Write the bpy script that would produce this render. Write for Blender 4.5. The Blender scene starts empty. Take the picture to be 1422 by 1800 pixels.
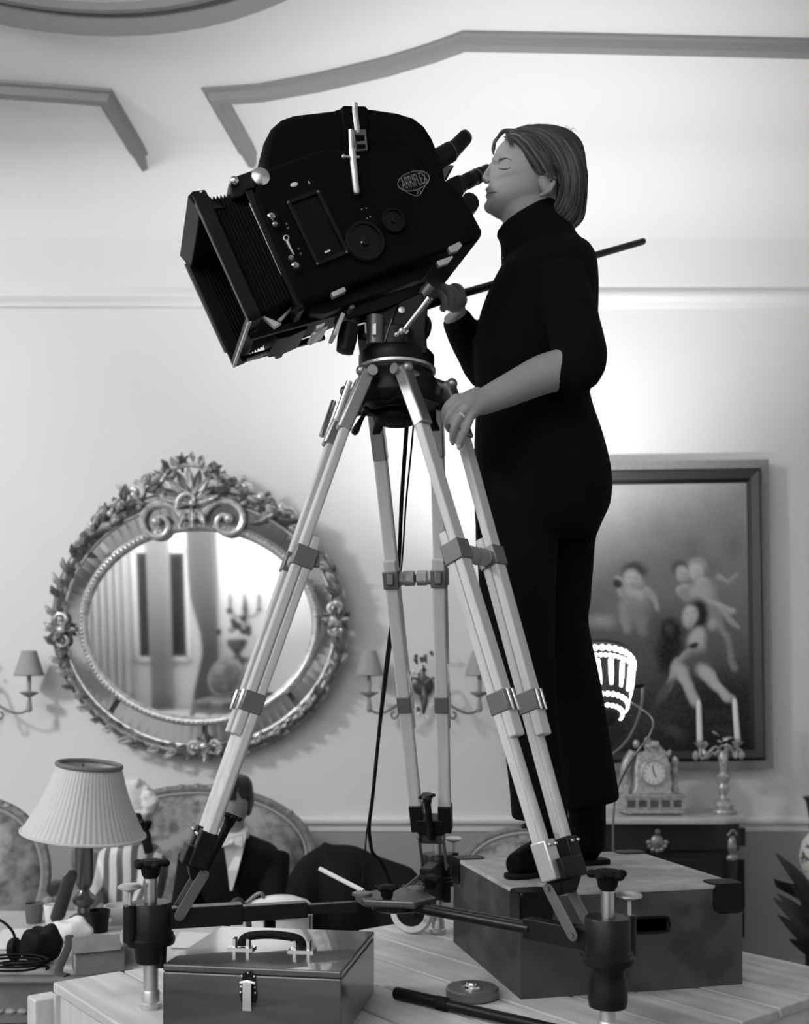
import bpy, bmesh, math, random
import numpy as np
from mathutils import Vector, Matrix, Quaternion
V = Vector
PI = math.pi
random.seed(7)
scene = bpy.context.scene
COL = scene.collection

# ------------------------------------------------------------------ camera
F = 1750.0; YH = 1240.0; CX = 711.0; EZ = 1.5      # focal length in px, horizon row, centre column, eye height
def P(x, y, Y):
    """photo pixel + depth -> world point"""
    return V(((x - CX) * Y / F, Y, EZ - (y - YH) * Y / F))
def Pz(x, y, z):
    """photo pixel lying on the horizontal plane z -> world point"""
    return P(x, y, F * (EZ - z) / (y - YH))
cd = bpy.data.cameras.new('camera'); cam = bpy.data.objects.new('camera', cd); COL.objects.link(cam)
cam.location = (0, 0, EZ); cam.rotation_euler = (PI / 2, 0, 0)
cd.sensor_fit = 'HORIZONTAL'; cd.sensor_width = 36.0
cd.lens = F / 1422.0 * 36.0
cd.shift_y = (YH - 900.0) / 1422.0
cd.dof.use_dof = True; cd.dof.focus_distance = 2.15; cd.dof.aperture_fstop = 4.5
cd.clip_end = 60
scene.camera = cam

# ------------------------------------------------------------------ world and lights
w = bpy.data.worlds.new('world'); scene.world = w; w.use_nodes = True
w.node_tree.nodes['Background'].inputs[0].default_value = (0.5, 0.5, 0.5, 1)
w.node_tree.nodes['Background'].inputs[1].default_value = 0.0
def area(name, loc, target, size, power, sy=None):
    l = bpy.data.lights.new(name, 'AREA'); l.energy = power; l.size = size
    if sy: l.shape = 'RECTANGLE'; l.size_y = sy
    o = bpy.data.objects.new(name, l); COL.objects.link(o); o.location = loc
    o.rotation_euler = (V(target) - V(loc)).to_track_quat('-Z', 'Y').to_euler()
    return o
# the film lamp that throws the candlestick's and clock's shadows to the right stands high on the left, out of the picture;
# the mirror shows the glow of another one turned up at the far end of the room, behind the photographer
area('film_lamp_left_offscreen', (-3.9, 1.6, 3.7), (-0.3, 5.2, 2.5), 0.5, 76)
area('film_lamp_behind_offscreen', (-2.6, -2.0, 2.4), (-2.9, -2.9, 4.3), 1.0, 320)
scene.view_settings.view_transform = 'Standard'
scene.view_settings.look = 'None'
scene.view_settings.exposure = 0.35
scene.view_settings.gamma = 1.0
scene.view_settings.use_curve_mapping = False

# ------------------------------------------------------------------ materials (black and white photograph: neutral greys)
MATS = {}
def mat(name, g, rough=0.6, metal=0.0, spec=0.5, noise=None, wood=None, bump=None, emit=0.0, coat=0.0, patch=None, trans=0.0, sheen=0.0):
    """g grey albedo; noise=(scale, amount); wood=(axis, scale, amount); bump=(scale, strength); patch=(scale, g2, lo, hi)"""
    if name in MATS: return MATS[name]
    m = bpy.data.materials.new(name); m.use_nodes = True
    nt = m.node_tree; N = nt.nodes; L = nt.links
    b = N['Principled BSDF']
    b.inputs['Base Color'].default_value = (g, g, g, 1)
    b.inputs['Roughness'].default_value = rough
    b.inputs['Metallic'].default_value = metal
    b.inputs['Specular IOR Level'].default_value = spec
    b.inputs['Coat Weight'].default_value = coat
    b.inputs['Transmission Weight'].default_value = trans
    b.inputs['Sheen Weight'].default_value = sheen
    if emit:
        b.inputs['Emission Color'].default_value = (1, 1, 1, 1); b.inputs['Emission Strength'].default_value = emit
    tc = N.new('ShaderNodeTexCoord'); src = None
    def ramp(v, lo, hi, a, c):
        r = N.new('ShaderNodeMapRange'); r.inputs[1].default_value = lo; r.inputs[2].default_value = hi
        r.inputs[3].default_value = a; r.inputs[4].default_value = c
        L.new(v, r.inputs[0]); return r.outputs[0]
    if wood:
        ax, sc, am = wood
        mp = N.new('ShaderNodeMapping'); L.new(tc.outputs['Object'], mp.inputs[0])
        s = [sc, sc, sc]; s['xyz'.index(ax)] = sc * 0.06
        mp.inputs['Scale'].default_value = s
        n = N.new('ShaderNodeTexNoise'); n.inputs['Scale'].default_value = 1.0; n.inputs['Detail'].default_value = 6
        n.inputs['Distortion'].default_value = 0.6
        L.new(mp.outputs[0], n.inputs['Vector'])
        src = ramp(n.outputs[0], 0.25, 0.75, g * (1 - am), g * (1 + am))
    elif noise:
        n = N.new('ShaderNodeTexNoise'); n.inputs['Scale'].default_value = noise[0]; n.inputs['Detail'].default_value = 5
        L.new(tc.outputs['Object'], n.inputs['Vector'])
        src = ramp(n.outputs[0], 0.3, 0.7, g * (1 - noise[1]), g * (1 + noise[1]))
    if patch:
        n = N.new('ShaderNodeTexNoise'); n.inputs['Scale'].default_value = patch[0]; n.inputs['Detail'].default_value = 3
        L.new(tc.outputs['Object'], n.inputs['Vector'])
        f = ramp(n.outputs[0], patch[2], patch[3], 0, 1)
        mx = N.new('ShaderNodeMix'); mx.data_type = 'FLOAT'
        L.new(f, mx.inputs[0])
        if src: L.new(src, mx.inputs[2])
        else: mx.inputs[2].default_value = g
        mx.inputs[3].default_value = patch[1]; src = mx.outputs[0]
    if src:
        cb = N.new('ShaderNodeCombineColor')
        for i in range(3): L.new(src, cb.inputs[i])
        L.new(cb.outputs[0], b.inputs['Base Color'])
    if bump:
        n = N.new('ShaderNodeTexNoise'); n.inputs['Scale'].default_value = bump[0]; n.inputs['Detail'].default_value = 4
        L.new(tc.outputs['Object'], n.inputs['Vector'])
        bp = N.new('ShaderNodeBump'); bp.inputs['Strength'].default_value = bump[1]; bp.inputs['Distance'].default_value = 0.01
        L.new(n.outputs[0], bp.inputs['Height']); L.new(bp.outputs[0], b.inputs['Normal'])
    MATS[name] = m
    return m
M_wall = mat('wall_paint', 0.74, 0.85, noise=(1.3, 0.02), bump=(60, 0.05), spec=0.2)
M_dado = mat('dado_paint', 0.36, 0.8, noise=(1.5, 0.03), bump=(60, 0.05), spec=0.2)
M_plaster = mat('plaster', 0.76, 0.9, spec=0.2)
M_mould = mat('grey_moulding', 0.25, 0.8, spec=0.2)
M_floor = mat('floor_wood', 0.07, 0.5, wood=('y', 18, 0.4))
M_plank = mat('plank_wood', 0.56, 0.6, wood=('x', 26, 0.25), patch=(3.2, 0.26, 0.48, 0.80))
M_pine = mat('pine', 0.55, 0.6, wood=('z', 22, 0.15))
M_black = mat('black_paint', 0.005, 0.42, spec=0.22)
M_crackle = mat('black_crackle', 0.004, 0.65, spec=0.06, bump=(900, 0.25))
M_rubber = mat('black_rubber', 0.005, 0.7, spec=0.16)
M_chrome = mat('chrome', 0.75, 0.16, 1.0)
M_steel = mat('steel', 0.55, 0.32, 1.0)
M_alu = mat('aluminium', 0.62, 0.45, 0.9)
M_dull = mat('grey_metal', 0.16, 0.42, 0.6)
M_ivory = mat('ivory_plastic', 0.72, 0.45)
M_white = mat('white_plastic', 0.8, 0.4)
M_skin = mat('skin', 0.30, 0.55, spec=0.35, noise=(9, 0.05), bump=(260, 0.08))
M_lip = mat('lip', 0.12, 0.45)
M_brow = mat('brow', 0.07, 0.8)
M_cloth = mat('black_knit', 0.005, 0.95, spec=0.1, bump=(420, 0.3))
M_trouser = mat('black_trouser', 0.004, 0.95, spec=0.1)
M_boot = mat('black_leather', 0.003, 0.6, spec=0.05)
M_hair = mat('fair_hair', 0.04, 0.5, spec=0.2)
M_hair2 = mat('fair_hair_light', 0.13, 0.5, spec=0.25)

# ------------------------------------------------------------------ mesh helpers
ORG = {}
def root(name, loc, label, cat, group=None):
    o = bpy.data.objects.new(name, None); COL.objects.link(o); o.location = loc
    o.empty_display_size = 0.05
    o['label'] = label; o['category'] = cat
    if group: o['group'] = group
    ORG[o.name] = V(loc)
    return o
def org_of(o):
    while o is not None:
        if o.name in ORG: return ORG[o.name]
        o = o.parent
    return V((0, 0, 0))
def tag(o, label, cat, group=None):
    o['label'] = label; o['category'] = cat
    if group: o['group'] = group
    return o
def frames(path, closed=False):
    n = len(path); T = []
    for i in range(n):
        if closed: t = path[(i + 1) % n] - path[i - 1]
        else: t = path[min(i + 1, n - 1)] - path[max(i - 1, 0)]
        if t.length < 1e-9: t = V((0, 0, 1))
        T.append(t.normalized())
    up = V((0, 0, 1)) if abs(T[0].z) < 0.9 else V((0, 1, 0))
    n0 = (up - T[0] * up.dot(T[0])).normalized(); out = []
    for i in range(n):
        if i:
            q = T[i - 1].rotation_difference(T[i]); n0 = (q @ n0)
            n0 = (n0 - T[i] * n0.dot(T[i])).normalized()
        out.append((T[i], n0.copy(), T[i].cross(n0)))
    return out
def smooth_path(pts, k=6, closed=False):
    pts = [V(p) for p in pts]; n = len(pts); out = []
    rng = n if closed else n - 1
    for i in range(rng):
        if closed: p0, p1, p2, p3 = pts[i - 1], pts[i], pts[(i + 1) % n], pts[(i + 2) % n]
        else: p0, p1, p2, p3 = pts[max(i - 1, 0)], pts[i], pts[i + 1], pts[min(i + 2, n - 1)]
        for j in range(k):
            t = j / k
            out.append(0.5 * ((2 * p1) + (p2 - p0) * t + (2 * p0 - 5 * p1 + 4 * p2 - p3) * t * t + (3 * p1 - p0 - 3 * p2 + p3) * t ** 3))
    if not closed: out.append(pts[-1])
    return out
def interp(vals, m):
    xs = np.linspace(0, 1, len(vals)); return [float(v) for v in np.interp(np.linspace(0, 1, m), xs, vals)]
class MB:
    def __init__(s): s.v = []; s.f = []
    def add(s, vs, fs):
        b = len(s.v); s.v += [V(p) for p in vs]; s.f += [tuple(b + i for i in f) for f in fs]; return s
    def box(s, c, h, R=None):
        c = V(c); vs = []
        for dx in (-1, 1):
            for dy in (-1, 1):
                for dz in (-1, 1):
                    p = V((dx * h[0], dy * h[1], dz * h[2]))
                    vs.append(c + (R @ p if R is not None else p))
        return s.add(vs, [(0, 1, 3, 2), (4, 6, 7, 5), (0, 4, 5, 1), (2, 3, 7, 6), (0, 2, 6, 4), (1, 5, 7, 3)])
    def bar(s, a, b, wx, wy, up=(0, 0, 1)):
        """rectangular bar from a to b; wx full width sideways, wy full width along 'up'"""
        a = V(a); b = V(b); t = (b - a).normalized(); up = V(up); x = t.cross(up)
        if x.length < 1e-6: x = t.cross(V((0, 1, 0)))
        x.normalize(); y = x.cross(t)
        R = Matrix((x, t, y)).transposed()
        return s.box((a + b) / 2, (wx / 2, (b - a).length / 2, wy / 2), R)
    def loft(s, rings, cap=True, closed=False):
        n = len(rings[0]); vs = [p for r in rings for p in r]; fs = []; m = len(rings)
        for i in range(m if closed else m - 1):
            for j in range(n):
                a = i * n + j; b = i * n + (j + 1) % n; k = (i + 1) % m
                fs.append((a, b, k * n + (j + 1) % n, k * n + j))
        if cap and not closed:
            fs.append(tuple(range(n - 1, -1, -1))); fs.append(tuple((m - 1) * n + j for j in range(n)))
        return s.add(vs, fs)
    def tube(s, path, r, n=8, cap=True, closed=False, flat=1.0, ref=None):
        path = [V(p) for p in path]; fr = frames(path, closed)
        rr = r if isinstance(r, (list, tuple)) else [r] * len(path)
        if len(rr) != len(path): rr = interp(rr, len(path))
        rings = []
        for p, (t, a, b), q in zip(path, fr, rr):
            if ref is not None:
                a = V(ref); a = (a - t * a.dot(t)).normalized(); b = t.cross(a)
            rings.append([p + (a * math.cos(2 * PI * j / n) * flat + b * math.sin(2 * PI * j / n)) * q for j in range(n)])
        return s.loft(rings, cap, closed)
    def cyl(s, a, b, r, r2=None, n=20):
        return s.tube([a, b], [r, r if r2 is None else r2], n)
    def lathe(s, prof, c, axis=(0, 0, 1), n=24, ref=None, wob=None):
        """prof: list of (radius, height along axis) from c"""
        c = V(c); ax = V(axis).normalized()
        a = V(ref) if ref is not None else (V((1, 0, 0)) if abs(ax.x) < 0.9 else V((0, 1, 0)))
        a = (a - ax * a.dot(ax)).normalized(); b = ax.cross(a); rings = []
        for r, h in prof:
            rings.append([c + ax * h + (a * math.cos(2 * PI * j / n) + b * math.sin(2 * PI * j / n)) * max(r, 1e-4) * (wob(j / n) if wob else 1) for j in range(n)])
        return s.loft(rings)
    def sphere(s, c, r, n=12, m=8, R=None):
        c = V(c); r = (r, r, r) if not isinstance(r, (tuple, list)) else r; rings = []
        for i in range(m + 1):
            t = PI * i / m
            t = min(max(t, 0.02), PI - 0.02)
            ring = []
            for j in range(n):
                u = 2 * PI * j / n
                p = V((r[0] * math.sin(t) * math.cos(u), r[1] * math.sin(t) * math.sin(u), r[2] * math.cos(t)))
                ring.append(c + (R @ p if R is not None else p))
            rings.append(ring)
        return s.loft(rings)
    def prism(s, pts, d):
        d = V(d); n = len(pts); pts = [V(p) for p in pts]
        fs = [tuple(range(n)), tuple(range(2 * n - 1, n - 1, -1))]
        for i in range(n): fs.append((i, i + n, (i + 1) % n + n, (i + 1) % n))
        return s.add(pts + [p + d for p in pts], fs)
    def build(s, name, m, parent=None, bevel=0, seg=2, smooth=True, ang=35, sub=0, kind=None, remesh=0, relax=0, label=None):
        me = bpy.data.meshes.new(name)
        og = org_of(parent) if parent is not None else None
        if og is None:
            vs = s.v; lo = V((min(p.x for p in vs), min(p.y for p in vs), min(p.z for p in vs)))
            hi = V((max(p.x for p in vs), max(p.y for p in vs), max(p.z for p in vs)))
            og = V(((lo.x + hi.x) / 2, (lo.y + hi.y) / 2, lo.z))
        me.from_pydata([p - og for p in s.v], [], s.f); me.update()
        bm = bmesh.new(); bm.from_mesh(me); bmesh.ops.recalc_face_normals(bm, faces=bm.faces); bm.to_mesh(me); bm.free()
        if remesh:
            to = bpy.data.objects.new('tmp', me); COL.objects.link(to)
            md = to.modifiers.new('r', 'REMESH'); md.mode = 'VOXEL'; md.voxel_size = remesh; md.adaptivity = 0
            if relax:
                ms = to.modifiers.new('s', 'SMOOTH'); ms.iterations = relax; ms.factor = 0.5
            dg = bpy.context.evaluated_depsgraph_get(); dg.update()
            me2 = bpy.data.meshes.new_from_object(to.evaluated_get(dg)); bpy.data.objects.remove(to); bpy.data.meshes.remove(me)
            me = me2; me.name = name; ang = 180
        if m is not None:
            me.materials.clear()
            for k in (m if isinstance(m, (list, tuple)) else [m]): me.materials.append(k)
        for p in me.polygons: p.use_smooth = smooth
        if smooth and ang < 180: me.set_sharp_from_angle(angle=math.radians(ang))
        o = bpy.data.objects.new(name, me); COL.objects.link(o)
        if parent is not None: o.parent = parent
        else: o.location = og; ORG[o.name] = og
        if bevel:
            md = o.modifiers.new('bevel', 'BEVEL'); md.width = bevel; md.segments = seg; md.limit_method = 'ANGLE'; md.angle_limit = math.radians(40)
            md.harden_normals = False
        if sub:
            md = o.modifiers.new('sub', 'SUBSURF'); md.levels = sub; md.render_levels = sub
        if kind: o['kind'] = kind
        if label: o['label'] = label
        return o
def rotz(a): return Matrix.Rotation(a, 3, 'Z')
def structure(name, mb, m, **k):
    o = mb.build(name, m, kind='structure', **k); return o

# ------------------------------------------------------------------ the room
YW = 5.2; ZC = 4.26; XL, XR, YB = -5.6, 3.6, -5.2
structure('floor', MB().box(((XL + XR) / 2, (YW + YB) / 2, -0.05), ((XR - XL) / 2 + .2, (YW - YB) / 2 + .2, 0.05)), M_floor, smooth=False)
structure('ceiling', MB().box(((XL + XR) / 2, (YW + YB) / 2, ZC + 0.05), ((XR - XL) / 2 + .2, (YW - YB) / 2 + .2, 0.05)), M_plaster, smooth=False)
structure('wall_back', MB().box(((XL + XR) / 2, YW + .1, ZC / 2), ((XR - XL) / 2 + .2, .1, ZC / 2)), M_wall, smooth=False)
structure('wall_left', MB().box((XL - .1, (YW + YB) / 2, ZC / 2), (.1, (YW - YB) / 2, ZC / 2)), M_wall, smooth=False)
structure('wall_right', MB().box((XR + .1, (YW + YB) / 2, ZC / 2), (.1, (YW - YB) / 2, ZC / 2)), M_wall, smooth=False)
structure('wall_front', MB().box(((XL + XR) / 2, YB - .1, ZC / 2), ((XR - XL) / 2 + .2, .1, ZC / 2)), M_wall, smooth=False)
def wall_strip(name, prof, m, x0=XL, x1=XR, y=YW):
    """prof: (distance out from the back wall, z)"""
    mb = MB(); mb.loft([[V((x, y - d, z)) for d, z in prof] for x in (x0, x1)]); return structure(name, mb, m, smooth=False)
zp = EZ + (YH - 527) * YW / F
wall_strip('trim_1', [(0, zp - .045), (.012, zp - .04), (.016, zp - .02), (.034, zp + .005), (.03, zp + .025), (.02, zp + .04), (0, zp + .045)], M_plaster)
zd = EZ - (1447 - YH) * YW / F
wall_strip('trim_2', [(0, zd - .045), (.014, zd - .04), (.016, zd - .015), (.034, zd + .004), (.036, zd + .02), (.02, zd + .033), (0, zd + .036)], M_plaster)
mb = MB().box(((XL + XR) / 2, YW - .004, (zd - .03) / 2), ((XR - XL) / 2, .004, (zd - .03) / 2)); structure('wall_dado', mb, M_dado, smooth=False)
wall_strip('baseboard_back', [(.008, 0), (.03, 0), (.03, .14), (.022, .16), (.008, .17)], M_dado)
# cove between wall and ceiling
cv = [(0, ZC - .32)] + [(.32 - .32 * math.cos(a), ZC - .32 + .32 * math.sin(a)) for a in [PI / 2 * i / 8 for i in range(1, 9)]] + [(0, ZC)]
mb = MB().loft([[V((x, YW - d, z)) for d, z in cv] for x in (XL, XR)]); structure('trim_3', mb, M_plaster, ang=60)
# raised plaster mouldings on the ceiling
def ceil_mould(name, px, prof, smooth_k=1, closed=False):
    pts = [Pz(x, y, ZC) if not isinstance(x, Vector) else x for x, y in px]
    pts = [V((p.x, min(p.y, YW - .1), ZC)) for p in pts]
    if smooth_k > 1: pts = smooth_path(pts, smooth_k)
    rings = []
    for i, p in enumerate(pts):
        a = (p - pts[i - 1]).normalized() if i else (pts[1] - p).normalized()
        b = (pts[i + 1] - p).normalized() if i < len(pts) - 1 else a
        t = (a + b).normalized(); nrm = V((-t.y, t.x, 0)); k = 1 / max(0.4, nrm.dot(V((-a.y, a.x, 0))))
        rings.append([p + nrm * d * k - V((0, 0, h)) for d, h in prof])
    return structure(name, MB().loft(rings), M_mould, ang=50)
prof = [(-.045, 0), (-.045, .012), (-.028, .016), (-.018, .045), (.012, .052), (.024, .03), (.036, .016), (.045, .012), (.045, 0)]
ceil_mould('trim_4', [(-260, 128), (0, 151), (100, 158), (184, 165), (272, 318)], prof)
ceil_mould('trim_5', [(443, 278), (378, 163), (460, 157), (560, 139), (680, 111), (760, 87), (817, 66), (1000, 69), (1422, 79), (1800, 88)], prof)
c0 = Pz(200, 38, ZC) - V((0, 1.25, 0))
for nm, r, pr in (('trim_6', 1.25, [(-.05, 0), (-.04, .03), (0, .06), (.035, .03), (.05, 0)]), ('trim_7', 1.16, [(-.02, 0), (-.01, .025), (.01, .025), (.02, 0)])):
    rings = []
    for i in range(64):
        a = 2 * PI * i / 64; u = V((math.cos(a), math.sin(a) , 0))
        rings.append([c0 + V((u.x * (r * 1.05 + d), u.y * (r + d), -h)) for d, h in pr])
    structure(nm, MB().loft(rings, closed=True), M_mould, ang=50)
# ------------------------------------------------------------------ rostrum of planks
ZP = 0.884
NV = V((.786, .618, 0)); DV = V((.618, -.786, 0))          # across the planks / along the planks
ANG = math.atan2(DV.y, DV.x)
T0, T1, N0, N1 = -2.225, -1.12, 0.75, 2.219
def pn(n, t, z): return NV * n + DV * t + V((0, 0, z))
ros = root('wooden_rostrum', pn((N0 + N1) / 2, (T0 + T1) / 2, 0), 'plank-topped wooden rostrum carrying the tripod and the crate', 'platform')
RP = rotz(ANG)
edges = [N0] + [0.781 + .1337 * k for k in range(1, 11)] + [N1]
for i in range(len(edges) - 1):
    a, b = edges[i] + .0045, edges[i + 1] - .0045
    m_ = MB().box((0, 0, 0), ((T1 - T0) / 2, (b - a) / 2, .011))
    me_o = m_.build('plank', M_plank, ros, bevel=.003, smooth=False)
    # plank lies along its own x axis so the grain follows it
    me_o.data.transform(Matrix.Translation(ORG[ros.name]))
    me_o.location = pn((a + b) / 2, (T0 + T1) / 2, ZP - .011 + (-.0015 if i % 3 == 1 else 0)) - ORG[ros.name]
    me_o.rotation_euler = (0, 0, ANG)
zt = ZP - .022
for (n0, t0, n1, t1) in ((N0 + .02, T0, N0 + .02, T1), (N1 - .02, T0, N1 - .02, T1), (N0, T0 + .02, N1, T0 + .02), (N0, T1 - .02, N1, T1 - .02)):
    for za, zb in ((.06, .42), (.425, zt - .115), (zt - .11, zt)):
        MB().bar(pn(n0, t0, (za + zb) / 2), pn(n1, t1, (za + zb) / 2), .02, zb - za).build('side_board', M_pine, ros, bevel=.002, smooth=False)
for n_ in (N0 - .012, N1 + .012):
    for t_ in (T0 - .012, T1 + .012):
        MB().box(pn(n_, t_, (ZP - .03) / 2), (.028, .028, (ZP - .03) / 2), RP).build('corner_post', M_pine, ros, bevel=.004, smooth=False)

# ------------------------------------------------------------------ big crate the woman stands on
A_, B_, C_ = Pz(814, 1655, ZP), Pz(915, 1757, ZP), Pz(1305, 1730, ZP)
ex = (C_ - B_); ex.z = 0; cw = ex.length; ex.normalize(); ey = V((-ex.y, ex.x, 0)); cdp = .52; ch = .2216
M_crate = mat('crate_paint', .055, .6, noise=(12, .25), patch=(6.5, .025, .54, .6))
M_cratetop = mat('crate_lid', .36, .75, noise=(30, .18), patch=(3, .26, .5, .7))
def ck(a, b, z): return B_ + ex * a + ey * b + V((0, 0, z))
crt = root('equipment_crate', ck(cw / 2, cdp / 2, 0), 'large worn wooden equipment crate with black metal corners under the woman', 'crate')
RC = Matrix((ex, ey, V((0, 0, 1)))).transposed()
hx0, hx1, hz0, hz1 = cw * .44, cw * .66, .125, .158
fr = MB()
t_ = .014
fr.box(ck(hx0 / 2, t_ / 2, ch / 2), (hx0 / 2, t_ / 2, ch / 2 - .008), RC)
fr.box(ck((hx1 + cw) / 2, t_ / 2, ch / 2), ((cw - hx1) / 2, t_ / 2, ch / 2 - .008), RC)
fr.box(ck((hx0 + hx1) / 2, t_ / 2, (.008 + hz0) / 2), ((hx1 - hx0) / 2, t_ / 2, (hz0 - .008) / 2), RC)
fr.box(ck((hx0 + hx1) / 2, t_ / 2, (hz1 + ch - .008) / 2), ((hx1 - hx0) / 2, t_ / 2, (ch - .008 - hz1) / 2), RC)
fr.build('front_panel', M_crate, crt, smooth=False)
MB().box(ck(t_ / 2, cdp / 2, ch / 2), (t_ / 2, cdp / 2 - t_, ch / 2 - .008), RC).build('side_panel', M_crate, crt, smooth=False)
MB().box(ck(cw - t_ / 2, cdp / 2, ch / 2), (t_ / 2, cdp / 2 - t_, ch / 2 - .008), RC).build('side_panel', M_crate, crt, smooth=False)
MB().box(ck(cw / 2, cdp - t_ / 2, ch / 2), (cw / 2, t_ / 2, ch / 2 - .008), RC).build('back_panel', M_crate, crt, smooth=False)
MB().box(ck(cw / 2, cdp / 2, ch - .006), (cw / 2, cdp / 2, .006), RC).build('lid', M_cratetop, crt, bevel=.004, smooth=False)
MB().box(ck(cw / 2, cdp / 2, .005), (cw / 2, cdp / 2, .005), RC).build('bottom', M_crate, crt, smooth=False)
rim = MB()
rp = []
for s0, xx in ((1, hx1 - .016), (-1, hx0 + .016)):
    for k in range(9):
        a = -PI / 2 + PI * k / 8; rp.append(ck(xx + s0 * .016 * math.cos(a), -.001, (hz0 + hz1) / 2 + s0 * .0165 * math.sin(a)))
rim.tube(rp, .003, 6, closed=True); rim.build('hand_hole_rim', M_black, crt)
def stadium(c, ax, ay, w_, h_, rad, nrm, th):
    pts = []
    for (sx, sy, a0) in ((1, -1, -PI / 2), (1, 1, 0), (-1, 1, PI / 2), (-1, -1, PI)):
        for k in range(5):
            a = a0 + PI / 2 * k / 4
            pts.append(c + ax * (sx * (w_ / 2 - rad) + rad * math.cos(a)) + ay * (sy * (h_ / 2 - rad) + rad * math.sin(a)) - nrm * .001)
    return pts, nrm * th
for (ca, cb, sa, sb) in ((0, 0, 1, 1), (cw, 0, -1, 1), (0, cdp, 1, -1), (cw, cdp, -1, -1)):
    zz = V((0, 0, 1)); m_ = MB(); c = ck(ca, cb, ch)
    pts, d = stadium(c + ex * sa * .034 - zz * .030, ex, zz, .075, .066, .018, -ey * sb, .004); m_.prism(pts, d)
    pts, d = stadium(c + ey * sb * .030 - zz * .030, ey, zz, .066, .066, .018, -ex * sa, .004); m_.prism(pts, d)
    pts, d = stadium(c + ex * sa * .034 + ey * sb * .026, ex, ey, .075, .06, .018, zz, .004); m_.prism(pts, d)
    m_.build('metal_corner', M_black, crt, smooth=False)

# ------------------------------------------------------------------ polished wooden case with handle
HC = .13; zc = ZP + HC
q0, q1, q2 = Pz(276, 1702, zc), Pz(600, 1708, zc), Pz(681, 1637, zc)
cx_ = (q1 - q0); kw = cx_.length; cx_.normalize(); cy_ = V((-cx_.y, cx_.x, 0)); kd = (q2 - q1).dot(cy_)
sh = (q2 - q1).dot(cx_)
# small skew measured is perspective noise: turn the case half way
th = math.atan2(sh, kd) * .5
cx_ = rotz(-th) @ cx_; cy_ = rotz(-th) @ cy_
def kk(a, b, z): return V((q1.x, q1.y, ZP)) + cx_ * (a - kw) + cy_ * b + V((0, 0, z))
M_case = mat('mahogany', .045, .28, wood=('x', 30, .35), coat=.7)
RK = Matrix((cx_, cy_, V((0, 0, 1)))).transposed()
cs = root('carrying_case', kk(kw / 2, kd / 2, 0), 'polished dark wooden carrying case with black handle and chrome latch', 'case')
MB().box(kk(kw / 2, kd / 2, .058), (kw / 2, kd / 2, .058), RK).build('body', M_case, cs, bevel=.003, smooth=False)
MB().box(kk(kw / 2, kd / 2, .1235), (kw / 2, kd / 2, .0065), RK).build('lid', M_case, cs, bevel=.003, smooth=False)
hp = [kk(kw * .50 + a, kd * .42, HC + z) for a, z in ((-.062, .006), (-.060, .018), (-.045, .026), (0, .030), (.045, .026), (.060, .018), (.062, .006))]
hd = MB().tube(smooth_path(hp, 5), .0085, 10).build('handle', M_rubber, cs)
for s_ in (-1, 1):
    b_ = MB().box(kk(kw * .50 + s_ * .062, kd * .42, HC + .002), (.026, .014, .002), RK)
    for q in (-1, 1): b_.box(kk(kw * .50 + s_ * .062 + q * .014, kd * .42, HC + .011), (.003, .008, .010), RK)
    b_.sphere(kk(kw * .50 + s_ * .062 + .021, kd * .42, HC + .005), .003, 8, 5); b_.sphere(kk(kw * .50 + s_ * .062 - .021, kd * .42, HC + .005), .003, 8, 5)
    b_.build('handle_bracket', M_chrome, cs)
lx = kw * .49
pl = MB(); ppl = [kk(lx + a, -.0005, HC - .004 + z) for a, z in ((-.014, -.06), (.014, -.06), (.017, -.045), (.013, -.03), (.012, -.012), (.006, -.002), (-.006, -.002), (-.012, -.012), (-.013, -.03), (-.017, -.045))]
pl.prism(ppl, -cy_ * .003)
lt = pl.build('latch', M_black, cs, bevel=.001)
l2 = MB().box(kk(lx, -.008, HC - .05), (.008, .005, .026), RK); l2.tube([kk(lx - .014, -.007, HC - .026), kk(lx, -.010, HC - .022), kk(lx + .014, -.007, HC - .026)], .003, 8)
l2.build('latch_lever', M_chrome, lt)
l3 = MB()
for a, z in ((-.012, -.014), (.012, -.014), (-.014, -.044), (.014, -.044), (0, -.008), (-.013, -.034), (.013, -.034)): l3.sphere(kk(lx + a, -.005, HC + z), .0022, 8, 5)
l3.build('latch_rivets', M_chrome, lt)

# ------------------------------------------------------------------ loose handle and disc lying on the planks
p0, p1 = Pz(694, 1745, ZP + .0145), Pz(985, 1812, ZP + .0145)
hb = root('loose_pan_handle', V((p0.x, p0.y, ZP)), 'black tubular handle lying across the rostrum planks', 'handle')
d_ = (p1 - p0).normalized()
MB().tube([p0, p0 + d_ * .004, p0 + d_ * .11, p0 + d_ * .13, p1], [.009, .013, .013, .011, .011], 14).build('tube', M_black, hb)
MB().tube([p0 + d_ * .105, p0 + d_ * .11, p0 + d_ * .135, p0 + d_ * .14], [.0115, .0142, .0142, .0115], 14).build('collar', M_rubber, hb)
c_ = Pz(830, 1752, ZP)
dk = root('film_core_disc', c_, 'round flat dark disc with a bright hub on the planks', 'disc')
MB().lathe([(.03, 0), (.053, 0), (.056, .003), (.056, .018), (.053, .021), (.03, .021)], c_, n=36).build('disc', M_dull, dk, ang=40)
MB().lathe([(.022, .0205), (.021, .026), (.014, .027), (.012, .031), (.004, .031)], c_, n=20).build('hub', M_chrome, dk)
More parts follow.
